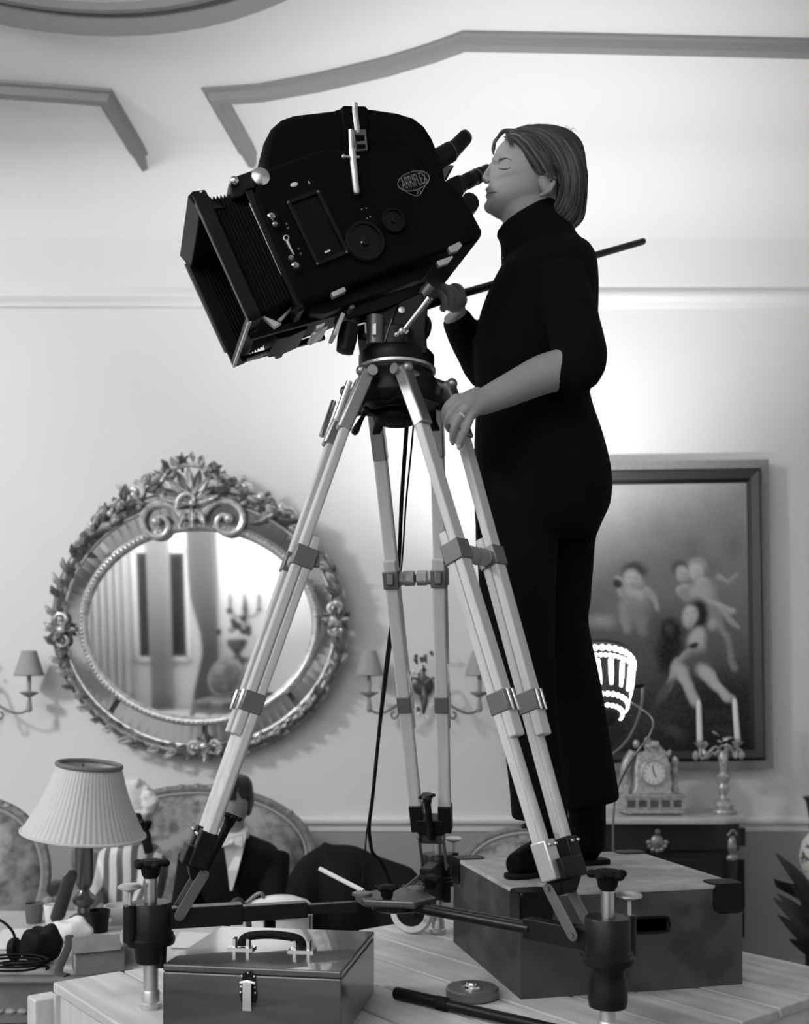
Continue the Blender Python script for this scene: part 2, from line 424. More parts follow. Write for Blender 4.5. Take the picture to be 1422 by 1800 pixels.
# ------------------------------------------------------------------ spreader dolly with three jack posts
ZPT = ZP + .001
feet = {'L': Pz(265, 1772, ZP), 'R': Pz(1068, 1830, ZP), 'B': Pz(770, 1640, ZP)}
CT = (feet['L'] + feet['R'] + feet['B']) / 3
ZA = 1.066                                                  # height of the spreader arms
dol = root('tripod_dolly', CT, 'black metal spreader dolly with three jack posts under the tripod', 'dolly')
M_arm = mat('dolly_enamel', .007, .38, spec=.3)
hub = MB()
hp = []
for k in range(3):
    d = [feet[x] - CT for x in 'LRB'][k]; d.z = 0; d.normalize(); s_ = V((-d.y, d.x, 0))
    hp += [CT + d * .085 - s_ * .035, CT + d * .085 + s_ * .035]
hp.sort(key=lambda p: math.atan2(p.y - CT.y, p.x - CT.x))
hub.prism([V((p.x, p.y, ZA + .004)) for p in hp], (0, 0, .016))
hub_o = hub.build('hub_plate', mat('hub_metal', .09, .35, .6), dol, bevel=.004, smooth=False)
MB().lathe([(.045, 0), (.055, .004), (.055, .014), (.05, .018)], V((CT.x, CT.y, ZA - .014)), n=28).build('hub_boss', M_black, dol)
def star_knob(c, r, h, n=5, axis=(0, 0, 1)):
    m_ = MB(); ax = V(axis).normalized()
    m_.lathe([(r * .35, 0), (r * .5, h * .2), (r * .55, h * .55), (r * .8, h * .8), (r * .6, h), (.001, h * 1.02)], c, axis, 20)
    a0 = V((1, 0, 0)) if abs(ax.x) < .9 else V((0, 1, 0)); a0 = (a0 - ax * a0.dot(ax)).normalized(); b0 = ax.cross(a0)
    for k in range(n):
        a = 2 * PI * k / n + .3
        m_.sphere(V(c) + ax * h * .78 + (a0 * math.cos(a) + b0 * math.sin(a)) * r * .8, (r * .28, r * .28, r * .22), 10, 6)
    return m_
for key in 'LRB':
    f = feet[key]; d = f - CT; d.z = 0; R_ = d.length; d.normalize(); s_ = V((-d.y, d.x, 0))
    # arm
    a0 = CT + d * .06; a1 = CT + d * (R_ - .035); a0.z = a1.z = ZA
    arm = MB()
    if key == 'L':
        arm.bar(a0 + d * .03, a0 + d * .15, .022, .020); arm.bar(a0 + d * .14, a1 - d * .14, .03, .032); arm.bar(a1 - d * .15, a1 + d * .02, .036, .042)
    else:
        arm.tube([a0 + s_ * .010, a1 - d * .13 + s_ * .010], .0105, 12); arm.tube([a0 - s_ * .010, a1 - d * .13 - s_ * .010], .0105, 12)
        arm.bar(a1 - d * .145, a1 + d * .02, .032, .040)
    ao = arm.build('spreader_arm', M_arm, dol, bevel=.002)
    if key != 'L':
        MB().tube([a1 - d * .137, a1 - d * .133], .0135, 12).build('arm_ferrule', M_steel, ao)
    # jack post
    c = V((f.x, f.y, 0)); jp = MB()
    zt = 1.100 if key != 'R' else 1.112
    jp.lathe([(.030, zt - .085), (.047, zt - .085), (.049, zt - .080), (.049, zt - .072), (.0455, zt - .069), (.0455, zt - .063), (.042, zt - .06), (.042, zt - .003), (.040, zt), (.016, zt)], c, n=32)
    jo = jp.build('jack_housing', M_arm, dol, ang=40)
    sd = rotz(-2.4 if key == 'L' else .35) @ V((1, 0, 0))
    MB().lathe([(.012, zt - .075), (.0135, zt - .073), (.0135, zt - .002), (.012, zt)], c + sd * .046, n=14).build('lock_tube', M_arm, jo)
    MB().lathe([(.004, zt), (.004, zt + .026), (.008, zt + .028), (.024, zt + .034), (.024, zt + .038), (.018, zt + .042), (.002, zt + .042)], c + sd * .046, n=22).build('lock_screw', M_alu, jo)
    MB().lathe([(.013, zt - .004), (.013, zt + .052)], c, n=16).build('jack_screw', M_steel, jo)
    star_knob(c + V((0, 0, zt + .048)), .036, .038).build('jack_knob', M_rubber, jo)
    if key == 'R':
        MB().lathe([(.034, zt - .082), (.037, zt - .09), (.031, zt - .10), (.036, zt - .125), (.0365, .962), (.034, .948)], c, n=28).build('sleeve', M_arm, jo, ang=50)
        zb = .955
    else:
        MB().lathe([(.032, zt - .083), (.033, zt - .087), (.031, zt - .118), (.029, zt - .122)], c, n=28).build('sleeve', M_arm, jo)
        MB().lathe([(.010, zt - .08), (.0105, zt - .13)], c + V((.024, -.01, 0)), n=12).build('stop_pin', M_arm, jo)
        zb = zt - .115
    ft = MB(); ft.lathe([(.015, ZP + .03), (.015, zb)], c, n=18)
    ft.build('leg_tube', M_alu, jo)
    MB().lathe([(.021, ZP), (.022, ZP + .004), (.022, ZP + .012), (.018, ZP + .014), (.018, ZP + .034), (.016, ZP + .038)], c, n=22).build('foot', M_alu, jo)
    # link between leg and arm
    la = CT + d * .42 + s_ * .030; la.z = 1.155; lb = CT + d * (R_ - .055) + s_ * .030; lb.z = 1.075
    for q in (1, -1):
        o_ = s_ * (.030 * (q - 1))
        lk = MB(); ax = (lb - la).normalized(); nz = s_; pr = ax.cross(nz)
        pts = []
        for e, c0 in ((1, lb + o_), (-1, la + o_)):
            for k in range(7):
                a = -PI / 2 + PI * k / 6; pts.append(c0 + ax * e * .011 * math.cos(a) + pr * e * .011 * math.sin(a))
        lk.prism(pts, nz * .004 * q)
        lo = lk.build('link', mat('link_metal', .14, .45, .5), dol, bevel=.001, smooth=False)
        for c0 in (lb + o_, la + o_): MB().tube([c0 - nz * .001, c0 + nz * q * .008], [.0055, .0045], 10).build('bolt', M_dull, lo)
for t_, r_ in ((.035, .026), (.10, .023)):
    d = (feet['B'] - CT); d.z = 0; d.normalize()
star_knob(CT + V((-.02, -.05, 0)) + V((0, 0, ZA + .02 - CT.z)), .026, .03).build('clamp_knob', M_rubber, hub_o)
star_knob(CT + V((.075, .06, 0)) + V((0, 0, ZA + .02 - CT.z)), .026, .03).build('clamp_knob', M_rubber, hub_o)
for dx, dy in ((-.075, -.01), (.045, .055)):
    MB().lathe([(.022, 0), (.022, .005), (.018, .007), (.001, .007)], CT + V((dx, dy, ZA + .02 - CT.z)), n=20).build('cap', M_dull, hub_o)
lv0 = V((CT.x - .075, CT.y + .05, ZA + .018)); lv1 = P(562, 1527, 2.30)
MB().tube([lv0, lv1], .0055, 10).build('locking_lever', M_ivory, dol)
# swivel castor under the spreader
wc = Pz(724, 1641, ZP) + V((0, 0, .062)); wax = V((.35, 1, 0)).normalized()
wh = MB(); rr = []
for i in range(36):
    a = 2 * PI * i / 36; u = V((wax.y, -wax.x, 0)) * math.cos(a) + V((0, 0, 1)) * math.sin(a)
    rr.append([wc + u * (r_ - .004) + wax * q for r_, q in ((.045, -.014), (.060, -.013), (.0645, -.007), (.066, 0), (.0645, .007), (.060, .013), (.045, .014))])
wo = wh.loft(rr, closed=True).build('castor_wheel', mat('white_tyre', .6, .6), dol)
MB().lathe([(.044, -.010), (.044, .010)], wc, wax, 28).build('wheel_disc', M_black, wo)
fk = MB()
for q in (-1, 1): fk.bar(wc + wax * q * .02, V((CT.x + .04, CT.y + .25, ZA - .02)) + wax * q * .02, .03, .004, wax)
fk.box(V((CT.x + .04, CT.y + .25, ZA - .015)), (.03, .03, .006)); fk.build('castor_fork', M_black, wo)

# ------------------------------------------------------------------ wooden tripod
ZT, ZB = 2.185, 1.175
M_ash = mat('ash_wood', .52, .5, wood=('z', 70, .16), coat=.15)
tri = root('wooden_tripod', V((CT.x, CT.y, ZA + .03)), 'tall pale wooden tripod with double-batten legs and metal clamps', 'tripod')
sp = MB()
sp.lathe([(.03, ZT - .035), (.080, ZT - .032), (.098, ZT - .02), (.100, ZT + .0), (.094, ZT + .018), (.080, ZT + .034), (.080, ZT + .042), (.05, ZT + .045)], V((CT.x, CT.y, 0)), n=40)
for key in 'LRB':
    d = feet[key] - CT; d.z = 0; d.normalize(); s_ = V((-d.y, d.x, 0))
    c = V((CT.x, CT.y, 0))
    lug = [(0, .066, ZT + .03), (.06, .072, ZT + .022), (.092, .078, ZT + .004), (.110, .082, ZT - .022), (.112, .084, ZT - .048), (.100, .08, ZT - .062), (.085, .07, ZT - .044), (.05, .06, ZT - .034), (.0, .05, ZT - .03)]
    pts = [c + d * a - s_ * w_ + V((0, 0, z)) for a, w_, z in lug]; sp.prism(pts, s_ * .020)
    pts = [c + d * a + s_ * w_ + V((0, 0, z)) for a, w_, z in lug]; sp.prism(pts, -s_ * .020)
    sp.prism([c + d * .02 - s_ * .06 + V((0, 0, ZT + .025)), c + d * .10 - s_ * .07 + V((0, 0, ZT - .02)), c + d * .10 - s_ * .07 + V((0, 0, ZT - .035)), c + d * .02 - s_ * .06 + V((0, 0, ZT - .04))], s_ * .12)
sp_o = sp.build('spider', M_black, tri, bevel=.003)
MB().lathe([(.078, ZT + .040), (.086, ZT + .044), (.086, ZT + .050), (.070, ZT + .052)], V((CT.x, CT.y, 0)), n=40).build('spider_ring', M_alu, sp_o)
bw = MB().lathe([(.045, ZT - .03), (.052, ZT - .034), (.050, ZT - .042), (.03, ZT - .048), (.03, ZT - .052)], V((CT.x, CT.y, 0)), n=30)
bw.build('bowl', M_black, sp_o, ang=50)
MB().lathe([(.028, ZT - .048), (.042, ZT - .050), (.044, ZT - .054), (.044, ZT - .062), (.038, ZT - .067), (.02, ZT - .069)], V((CT.x, CT.y, 0)), n=24).build('bowl_clamp_nut', M_rubber, sp_o)
lp = V((CT.x - .05, CT.y - .02, ZT - .115))
lvp = MB(); e1 = P(622, 762, 2.12); s1 = P(643, 722, 2.14)
lvp.tube([s1, s1 + (e1 - s1) * .4, e1 - (e1 - s1) * .1, e1], [.0045, .005, .0085, .006], 10); lvp.sphere(s1, .010, 10, 7); lvp.tube([s1, V((CT.x - .03, CT.y, ZT - .045))], .006, 8)
lvp.build('bowl_lever', M_black, sp_o)
def leg_pt(d, s_, s, side, rad=0.0, tang=0.0):
    r = .085 + (.440 - .085) * s; hw = .0715 + (.036 - .0715) * s
    p = V((CT.x, CT.y, ZT + (ZB - ZT) * s)) + d * r + s_ * (side * hw)
    ax = (d * (.440 - .085) + V((0, 0, ZB - ZT))).normalized(); out = (d - ax * d.dot(ax)).normalized()
    return p + out * rad + s_ * tang
for key in 'LRB':
    d = feet[key] - CT; d.z = 0; d.normalize(); s_ = V((-d.y, d.x, 0))
    ax = (d * (.440 - .085) + V((0, 0, ZB - ZT))).normalized(); out = (d - ax * d.dot(ax)).normalized()
    hin = MB()
    hin.tube([leg_pt(d, s_, -.012, -1, 0, -.024), leg_pt(d, s_, -.012, 1, 0, .024)], .011, 14)
    leg = hin.build('leg', M_steel, tri)
    for side in (-1, 1):
        def lp_(s, rad=0, tang=0): return leg_pt(d, s_, s, side, rad, tang)
        for dup_o, nm, m_, ra, sa, sb, w1, w2 in ((0, 'upper_batten', M_ash, .0100, .06, .74, .032, .0195), (0, 'lower_batten', M_ash, -.0100, .33, .955, .032, .0195)):
            bb = MB(); L_ = (lp_(sb, ra) - lp_(sa, ra)).length
            bb.box((0, 0, 0), (w1 / 2, w2 / 2, L_ / 2))
            o = bb.build(nm, m_, leg, bevel=.004, smooth=False)
            o.data.transform(Matrix.Translation(ORG[tri.name]))
            zc_ = (lp_(sa, ra) - lp_(sb, ra)).normalized(); xc_ = (s_ - zc_ * s_.dot(zc_)).normalized(); yc_ = zc_.cross(xc_)
            mt = Matrix((xc_, yc_, zc_)).transposed().to_4x4(); mt.translation = (lp_(sa, ra) + lp_(sb, ra)) / 2 - ORG[tri.name]
            o.matrix_basis = mt
        # metal: hinge strap, clamps, foot bracket
        hb_ = MB().bar(lp_(-.015, .004), lp_(.115, .013), .033, .028, out); hb_.sphere(lp_(-.01, .018), .012, 12, 8)
        hb_.build('hinge_strap', mat('worn_steel', .34, .36, .9), leg, bevel=.004)
        if key == 'L': MB().tube([lp_(.02, .034), lp_(.10, .034)], .0065, 10).build('strap_screw', M_chrome, leg)
        cl = MB().bar(lp_(.355), lp_(.395), .038, .046, out); cl.box(lp_(.372, -.025), (.008, .008, .014))
        cl.build('clamp', M_dull, leg, bevel=.002)
        c2 = MB().bar(lp_(.652), lp_(.692), .036, .044, out); c2.build('clamp', M_dull, leg, bevel=.002)
        c3 = MB()
        for q in (-.007, .009): c3.bar(lp_(.652, .0245, q), lp_(.695, .0245, q), .006, .006, out)
        c3.build('clamp_spring', M_chrome, leg, bevel=.002)
        if key != 'B': MB().tube([lp_(.70, -.008), lp_(.955, -.008)], .0155, 14).build('lower_tube', M_ash, leg)
        fb = MB().bar(lp_(.93, -.006), lp_(1.0, -.006), .034, .036, out)
        fb.build('foot_bracket', M_black if not (key == 'R' and side < 0) else M_alu, leg, bevel=.003)
        for q in (-.010, .010):
            MB().sphere(lp_(.94, .016, q), .004, 8, 6).build('rivet', M_steel, leg)
    # spread lock between the battens
    a, b = leg_pt(d, s_, .375, -1), leg_pt(d, s_, .375, 1); ax2 = (b - a).normalized(); L_ = (b - a).length
    kn = MB()
    for q in (0, 1):
        e = a if q == 0 else b; dr = ax2 * (1 if q == 0 else -1)
        kn.lathe([(.012, .018), (.017, .019), (.0175, .024), (.016, .026), (.016, .030), (.0185, .031), (.0185, L_ / 2 - .004), (.012, L_ / 2 - .002)], e, dr, 24)
    kn.build('spread_knob', mat('knurled_steel', .42, .35, .9, bump=(700, .5)), leg, ang=40)
    kb = MB().tube([a, b], .009, 10).build('spread_rod', M_black, leg)
    # shoe joining both battens to the dolly
    a, b = leg_pt(d, s_, .985, -1), leg_pt(d, s_, .985, 1)
    sh_ = MB().bar(a, b, .04, .05, out); m0 = (a + b) / 2
    tip = CT + d * .445; tip.z = 1.145
    sh_.prism([a + ax * .02 + out * .01, b + ax * .02 + out * .01, tip + s_ * .028, tip - s_ * .028], -out * .022)
    sh_.build('shoe', M_black, leg, bevel=.003)
    tk = MB().tube([leg_pt(d, s_, .90, 0, -.045), leg_pt(d, s_, 1.01, 0, -.03)], .009, 10); tk.build('tie_rod', M_black, leg)
    star_knob(leg_pt(d, s_, .915, 0, -.045), .022, .03, 4, -ax).build('tie_knob', M_black, leg)

# ------------------------------------------------------------------ fluid head
HZ = ZT + .05
hc = V((CT.x, CT.y, 0))
hd = root('pan_tilt_mount', V((CT.x, CT.y, HZ)), 'heavy black pan and tilt mount with silver lever below the camera', 'camera mount')
MB().lathe([(.05, HZ + .001), (.081, HZ + .002), (.083, HZ + .012), (.083, HZ + .028), (.078, HZ + .034), (.066, HZ + .036), (.066, HZ + .075), (.060, HZ + .08), (.02, HZ + .08)], hc, n=44).build('pan_base', M_black, hd, ang=40)
MB().lathe([(.019, HZ + .035), (.019, HZ + .095)], hc + V((-.045, -.055, 0)), n=18).build('spirit_level', M_dull, hd)
# ------------------------------------------------------------------ motion picture camera in its blimp, tilted down to the left
KN = P(440, 560, 2.0); KF_h = V((-.9608, -.2772, 0)); KW = V((-.2772, .9608, 0)); kp = math.radians(25.2); ZV = V((0, 0, 1))
KF = KF_h * math.cos(kp) - ZV * math.sin(kp); KU = ZV * math.cos(kp) + KF_h * math.sin(kp); KB = -KF
def K(a, u, w_): return KN + KB * a + KU * u + KW * w_
def KP(x, y, w_):
    """photo pixel onto the camera-side plane w"""
    c = V((0, 0, EZ)); d = P(x, y, 1) - c; t = (KN + KW * w_ - c).dot(KW) / d.dot(KW); return c + d * t
def kau(x, y, w_):
    q = KP(x, y, w_) - KN; return q.dot(KB), q.dot(KU)
kam = root('film_camera', K(.30, -.06, .13), 'large black blimped motion picture camera with bellows hood on the tripod', 'camera')
def kprism(px, w0, w1, name, m, bevel=.006, seg=3, parent=kam, label=None, rnd=1):
    pts = [KP(x, y, w0) for x, y in px]
    if rnd > 1: pts = smooth_path(pts, rnd, closed=True)
    return MB().prism(pts, KW * (w1 - w0)).build(name, m, parent, bevel=bevel, seg=seg, ang=30, label=label)
body = kprism([(446, 342), (452, 322), (470, 296), (560, 262), (700, 262), (778, 282), (784, 318), (800, 322), (818, 348), (848, 404), (848, 413), (840, 422), (700, 470), (528, 534)], -.02, .24, 'blimp_body', M_crackle, .008)
hood = kprism([(462, 300), (460, 275), (465, 246), (477, 222), (495, 206), (518, 198), (588, 190), (602, 185), (645, 186), (700, 194), (729, 203), (748, 218), (762, 240), (771, 263), (775, 292), (772, 330), (620, 390), (500, 350)], .012, .235, 'magazine_hood', M_crackle, .016, 4)
kprism([(600, 190), (603, 184.5), (643, 185.5), (648, 192), (652, 345), (612, 345)], .006, .245, 'hood_band', M_crackle, .004, 2, parent=hood)
# strap latch
st = MB(); W_ = -.032
st.tube([KP(624, 182, -.012), KP(624, 196, -.012), KP(629, 236, -.022)], .0058, 10)
st.build('strap_rod', M_alu, hood)
st = MB(); st.tube([KP(617, 229, W_), KP(618, 262, W_)], .0052, 10); st.tube([KP(618.5, 262, W_), KP(619.5, 268, W_), KP(626, 336, W_), KP(626.5, 341, W_)], [.0062, .007, .007, .005], 10)
st.tube([KP(604, 275, W_), KP(632, 276, W_)], .0024, 8); st.sphere(KP(604, 275, W_), .0042, 8, 6)
st.build('latch_lever', M_alu, hood)
st = MB()
bx = [(622, 231), (641, 229), (645, 263), (626, 265)]
for i in range(4): st.tube([KP(*bx[i], -.024), KP(*bx[(i + 1) % 4], -.024)], .0022, 6)
st.bar(KP(631, 232, -.022), KP(632, 239, -.022), .022, .008, KW); st.bar(KP(634, 250, -.022), KP(635, 255, -.022), .018, .008, KW)
st.build('latch_plate', M_dull, hood)
# badge with the maker's lettering
bw_ = -.0215
badge_c = (727, 321)
def bd(dx, dy): return KP(727 + dx, 321 + dy, bw_)
el = []
for i in range(40):
    a = 2 * PI * i / 40; x, y = 28.5 * math.cos(a), 16.5 * math.sin(a); r = math.radians(-16)
    el.append(bd(x * math.cos(r) - y * math.sin(r), x * math.sin(r) + y * math.cos(r) - 3))
M_bline = mat('badge_line', .30, .45, .5)
bg = MB().prism(el, KW * .003).build('badge', M_black, body, bevel=.0005)
bl = MB(); bl.tube(el, .0008, 6, closed=True)
bl.tube(smooth_path([bd(-22, 9), bd(-8, 19), bd(4, 23), bd(11, 21), bd(17, 12), bd(25, -4)], 5), .0008, 6); bl.build('badge_outline', M_bline, bg)
def text_mesh(txt, name, size_x, size_y, c, ax, ay, m, parent, shear=0.0):
    cu = bpy.data.curves.new('t', 'FONT'); cu.body = txt; cu.align_x = 'CENTER'; cu.align_y = 'CENTER'; cu.extrude = .02; cu.offset = -.012
    to = bpy.data.objects.new('t', cu); COL.objects.link(to)
    dg = bpy.context.evaluated_depsgraph_get(); dg.update()
    me = bpy.data.meshes.new_from_object(to.evaluated_get(dg)); bpy.data.objects.remove(to)
    xs = [v.co.x for v in me.vertices]; ys = [v.co.y for v in me.vertices]
    w0, h0 = max(xs) - min(xs), max(ys) - min(ys); xm, ym = (max(xs) + min(xs)) / 2, (max(ys) + min(ys)) / 2
    nz = ax.cross(ay).normalized(); og = org_of(parent)
    for v in me.vertices:
        q = v.co; v.co = c + ax * ((q.x - xm) / w0 * size_x) + ay * ((q.y - ym) / h0 * size_y) + nz * (q.z / .02 * .0006) - og
    me.materials.clear(); me.materials.append(m)
    o = bpy.data.objects.new(name, me); COL.objects.link(o); o.parent = parent
    return o
bx_ = (bd(20, -6) - bd(-20, 5.6)).normalized(); by_ = KW.cross(bx_).normalized()
if by_.z < 0: by_ = -by_
px1 = 2.08 / F
text_mesh('ARRIFLEX', 'lettering', 50 * px1, 20 * px1, bd(0.5, -3.5) - KW * .001, bx_, by_, M_bline, bg)
text_mesh('35', 'lettering', 9.5 * px1, 8.5 * px1, bd(8, 15.5) - KW * .001, bx_, by_, M_bline, bg)
# side window in the blimp
wn = [(507, 356), (559, 337), (610, 443), (558, 464)]
fw = MB()
for i in range(4): fw.bar(KP(*wn[i], -.023), KP(*wn[(i + 1) % 4], -.023), .008, .008, KW)
wf = fw.build('window_frame', M_black, body, bevel=.001)
MB().prism([KP(*p_, -.0205) for p_ in wn], KW * .001).build('window_pane', mat('dark_glass', .004, .25, spec=.15), wf)
sc = MB()
for p_ in wn: sc.sphere(KP(*p_, -.028), .003, 8, 5)
sc.build('frame_screws', M_dull, wf)
MB().bar(KP(571, 444, -.0235), KP(580, 440, -.0235), .0035, .002, KW).build('scale_mark', M_ivory, wf)
# focus lever and chrome buttons between bellows and window
lv = MB(); ring = [KP(503 + 4.3 * math.cos(a), 418.5 + 4.3 * math.sin(a), -.030) for a in [2 * PI * i / 16 for i in range(16)]]
lv.tube(ring, .0018, 6, closed=True)
lv.tube([KP(504.5, 424, -.030), KP(510, 436, -.030), KP(516.5, 448, -.030)], [.006, .0045, .0028], 8, flat=.6)
lv.build('focus_lever', M_alu, body)
MB().tube([KP(503, 418.5, -.02), KP(503, 418.5, -.031)], .004, 10).build('lever_pivot', M_black, body)
for (x, y, r_) in ((477, 381, .0075), (483.5, 395, .006), (511.5, 454, .006), (519, 467.5, .0075)):
    m_ = MB().tube([KP(x, y, -.018), KP(x, y, -.034), KP(x, y, -.038)], [r_ * .8, r_, r_ * .5], 14); m_.build('button', M_chrome, body)
    MB().tube([KP(x + 3, y + 1, -.018), KP(x + 4, y + 1, -.030)], [r_ * 1.2, r_ * 1.2], 14).build('button_socket', M_black, body)
for (x, y) in ((504, 394), (529, 446), (507, 401), (525, 438)): MB().sphere(KP(x, y, -.021), .0028, 8, 5).build('screw', M_dull, body)
rv = MB(); R_ = Matrix((KB, KW, KU)).transposed(); rv.sphere(KP(517, 324.5, -.0215), (.0085, .002, .0045), 12, 6, R_); rv.build('index_plate', M_ivory, body)
MB().sphere(KP(543.5, 321, -.022), (.0018, .002, .0035), 8, 6, R_).build('screw', M_alu, body)
# follow-focus arm on top of the bellows with two bright domes
kprism([(404, 336), (402, 320), (409, 311), (448, 297), (470, 290), (486, 312), (470, 330), (438, 332), (424, 345), (410, 348)], -.012, .04, 'dial_arm', M_black, .004, parent=body)
for (x, y, r_) in ((457.5, 314, .0195), (411.5, 321, .0095)):
    c = KP(x, y, -.014)
    dm = MB(); dm.lathe([(r_, 0), (r_, .006), (r_ * .9, .010), (r_ * .55, .0135), (.001, .015)], c, -KW, 28)
    dm.build('dial_dome', M_chrome, body)
# round side covers
for (x, y, r_) in ((690, 390, .026), (641, 426, .042)):
    cvr = MB(); cvr.lathe([(r_, -.002), (r_, .006), (r_ * .93, .010), (r_ * .80, .010), (r_ * .78, .006), (.001, .0065)], KP(x, y, -.02), -KW, 36)
    co = cvr.build('round_cover', M_black, body, ang=30)
    MB().lathe([(r_ * .25, 0), (r_ * .24, .012), (.001, .0135)], KP(x, y, -.02), -KW, 18).build('cover_knob', M_black, co)
MB().sphere(KP(636, 426, -.035), .0025, 8, 6).build('screw', M_alu, body)
for (x, y) in ((636, 368), (644, 366), (645, 384), (651, 381)): MB().sphere(KP(x, y, -.021), .0016, 6, 5).build('screw', M_alu, body)
# carrying grip behind the magazine
gp = MB(); g0, g1, g2, g3 = KP(764, 283, .10), KP(792, 267, .10), KP(800, 260, .10), KP(819, 240, .10)
gp.tube([g0, g1], .022, 14); gp.tube([g1 - (g1 - g0) * .1, g2, g3], [.021, .0175, .0165], 16); go = gp.build('rear_grip', M_black, body, bevel=.002)
MB().tube([g3 - (g3 - g2) * .02, g3 + (g3 - g2) * .12], [.0155, .014], 16).build('grip_cap', M_dull, go)
MB().tube([g1 + (g1 - g0) * .02, g1 + (g1 - g0) * .06], .0215, 16).build('grip_ring', M_dull, go)
# viewfinder
e0 = KP(798, 330, .185); e1 = P(861, 299, 2.402); ed = e1 - e0; el_ = ed.length; edn = ed.normalized()
ey_ = MB(); ey_.lathe([(.020, -.03), (.022, .0), (.020, el_ * .18), (.013, el_ * .2), (.0135, el_ * .28), (.0175, el_ * .32), (.0180, el_ * .48), (.0160, el_ * .5), (.0160, el_ * .62), (.0172, el_ * .64), (.0172, el_ * .76), (.0155, el_ * .78), (.0160, el_ * .93), (.013, el_ * .98)], e0, edn, 24)
eo = ey_.build('viewfinder', M_black, body, ang=35)
MB().lathe([(.0182, el_ * .60), (.0182, el_ * .63)], e0, edn, 24).build('focus_ring', M_dull, eo)
kprism([(784, 318), (800, 309), (806, 306), (812, 318), (816, 342), (800, 345)], .10, .20, 'viewfinder_mount', M_black, .003, parent=body)
kprism([(775, 291), (795, 290), (783, 316), (778, 318)], .13, .135, 'eyepiece_shield', mat('pale_vinyl', .55, .5), .001, parent=body)
MB().tube([KP(783, 316, .12), KP(796, 292, .12)], .0022, 8).build('shield_rod', M_black, body)
kn = MB(); kc = KP(819, 366, .06)
kn.lathe([(.016, -.03), (.02, -.028), (.02, .028), (.016, .03)], kc, KW, 26, wob=lambda t: 1 + .06 * (int(t * 26) % 2)); kn.build('knurled_knob', M_black, body)
# plates and sliding base under the blimp
MB().prism([K(.40, .002, -.012), K(.40, -.004, -.012), K(.525, -.004, -.012), K(.535, .002, -.012)], KW * .24).build('rear_base', M_dull, body, bevel=.001)
kprism([(788, 434), (808, 424), (813, 431), (806, 440), (792, 444)], -.028, -.016, 'rear_plate', M_alu, .001, parent=body)
kprism([(768, 459), (795, 449), (797, 452), (789, 462), (772, 468)], -.028, -.016, 'rear_plate', M_alu, .001, parent=body)
base = MB().prism([K(.13, .004, .03), K(.13, -.022, .03), K(.16, -.032, .03), K(.40, -.032, .03), K(.44, -.01, .03), K(.44, .004, .03)], KW * .13).build('base_plate', M_black, body, bevel=.003)
kprism([(582, 514), (605, 504), (609, 511), (586, 522)], -.026, -.01, 'balance_plate', M_alu, .001, parent=body)
kprism([(556, 572), (572, 566), (570, 572), (557, 579)], .0, .03, 'slide_stop', M_alu, .001, parent=body)
kprism([(548, 586), (577, 572), (575, 578), (555, 590)], .02, .08, 'slide_stop', M_alu, .001, parent=body)
kprism([(585, 588), (601, 548), (607, 552), (592, 590)], .0, .05, 'tilt_stop', M_alu, .001, parent=body)
kprism([(614, 538), (622, 535), (624, 541), (616, 544)], .0, .03, 'slide_stop', M_dull, .001, parent=body)
# ---- bellows hood
bd_a = .102; WB = .270; HBX = .249
mbx = MB()
tk = .008
def kring(a, gw, gu, off=0): return [K(a, -gu + off, -gw), K(a, HBX + gu + off, -gw), K(a, HBX + gu + off, WB + gw), K(a, -gu + off, WB + gw)]
n_p = 22; rings = []
for i in range(n_p + 1):
    a = .02 + (bd_a - .02) * i / n_p; g = (-.006 if i % 2 else -.001)
    rings.append(kring(a, g - .004 * i / n_p, g - .012 * i / n_p))
inner = []
for i in range(n_p, -1, -1):
    a = .02 + (bd_a - .02) * i / n_p; g = (-.006 if i % 2 else -.001) - .003
    inner.append(kring(a, g - .004 * i / n_p, g - .012 * i / n_p))
bel = mbx.loft(rings + inner, closed=True).build('bellows', M_rubber, kam, smooth=False)
ff = MB()
def kbar(p, q, wx, wy): ff.bar(p, q, wx, wy, KF)
e_ = .007
for (p, q) in ((K(.008, -e_, 0), K(.008, HBX + e_, 0)), (K(.008, -e_, WB), K(.008, HBX + e_, WB)), (K(.008, 0, -e_), K(.008, 0, WB + e_)), (K(.008, HBX, -e_), K(.008, HBX, WB + e_))):
    ff.bar(p, q, .014, .030, KF)
fro = ff.build('front_frame', M_black, kam, bevel=.002)
MB().bar(K(-.008, -e_, -.006), K(-.008, HBX - .01, -.006), .0035, .003, KF).build('edge_highlight', M_dull, fro)  # edge highlights of the hood frames, modelled as thin bright metal strips
MB().bar(K(-.006, -.007, -.006), K(-.006, -.007, WB), .004, .007, KF).build('edge_highlight', M_alu, fro)
MB().bar(K(-.008, .03, WB + .006), K(-.008, HBX - .01, WB + .006), .007, .006, KF).build('edge_highlight', M_dull, fro)
kprism([(330, 345), (338, 336), (360, 333), (372, 352), (392, 362), (398, 364), (352, 372)], .0, .27, 'hood_flap', M_black, .003, parent=fro)
MB().sphere(K(.012, HBX + .006, -.008), .003, 8, 6).build('screw', M_chrome, fro)
rf = MB()
for (p, q) in ((K(bd_a, -.02, -.004), K(bd_a, HBX - .02, -.004)), (K(bd_a, -.02, WB + .004), K(bd_a, HBX - .02, WB + .004)), (K(bd_a, -.012, -.01), K(bd_a, -.012, WB + .01)), (K(bd_a, HBX - .03, -.01), K(bd_a, HBX - .03, WB + .01))):
    rf.bar(p, q, .02, .016, KF)
rfo = rf.build('rear_frame', M_black, kam, bevel=.002)
MB().tube([K(bd_a - .010, .055, -.015), K(bd_a - .010, HBX - .045, -.015)], [.0006, .0022, .0012], 6).build('edge_highlight', M_chrome, rfo)
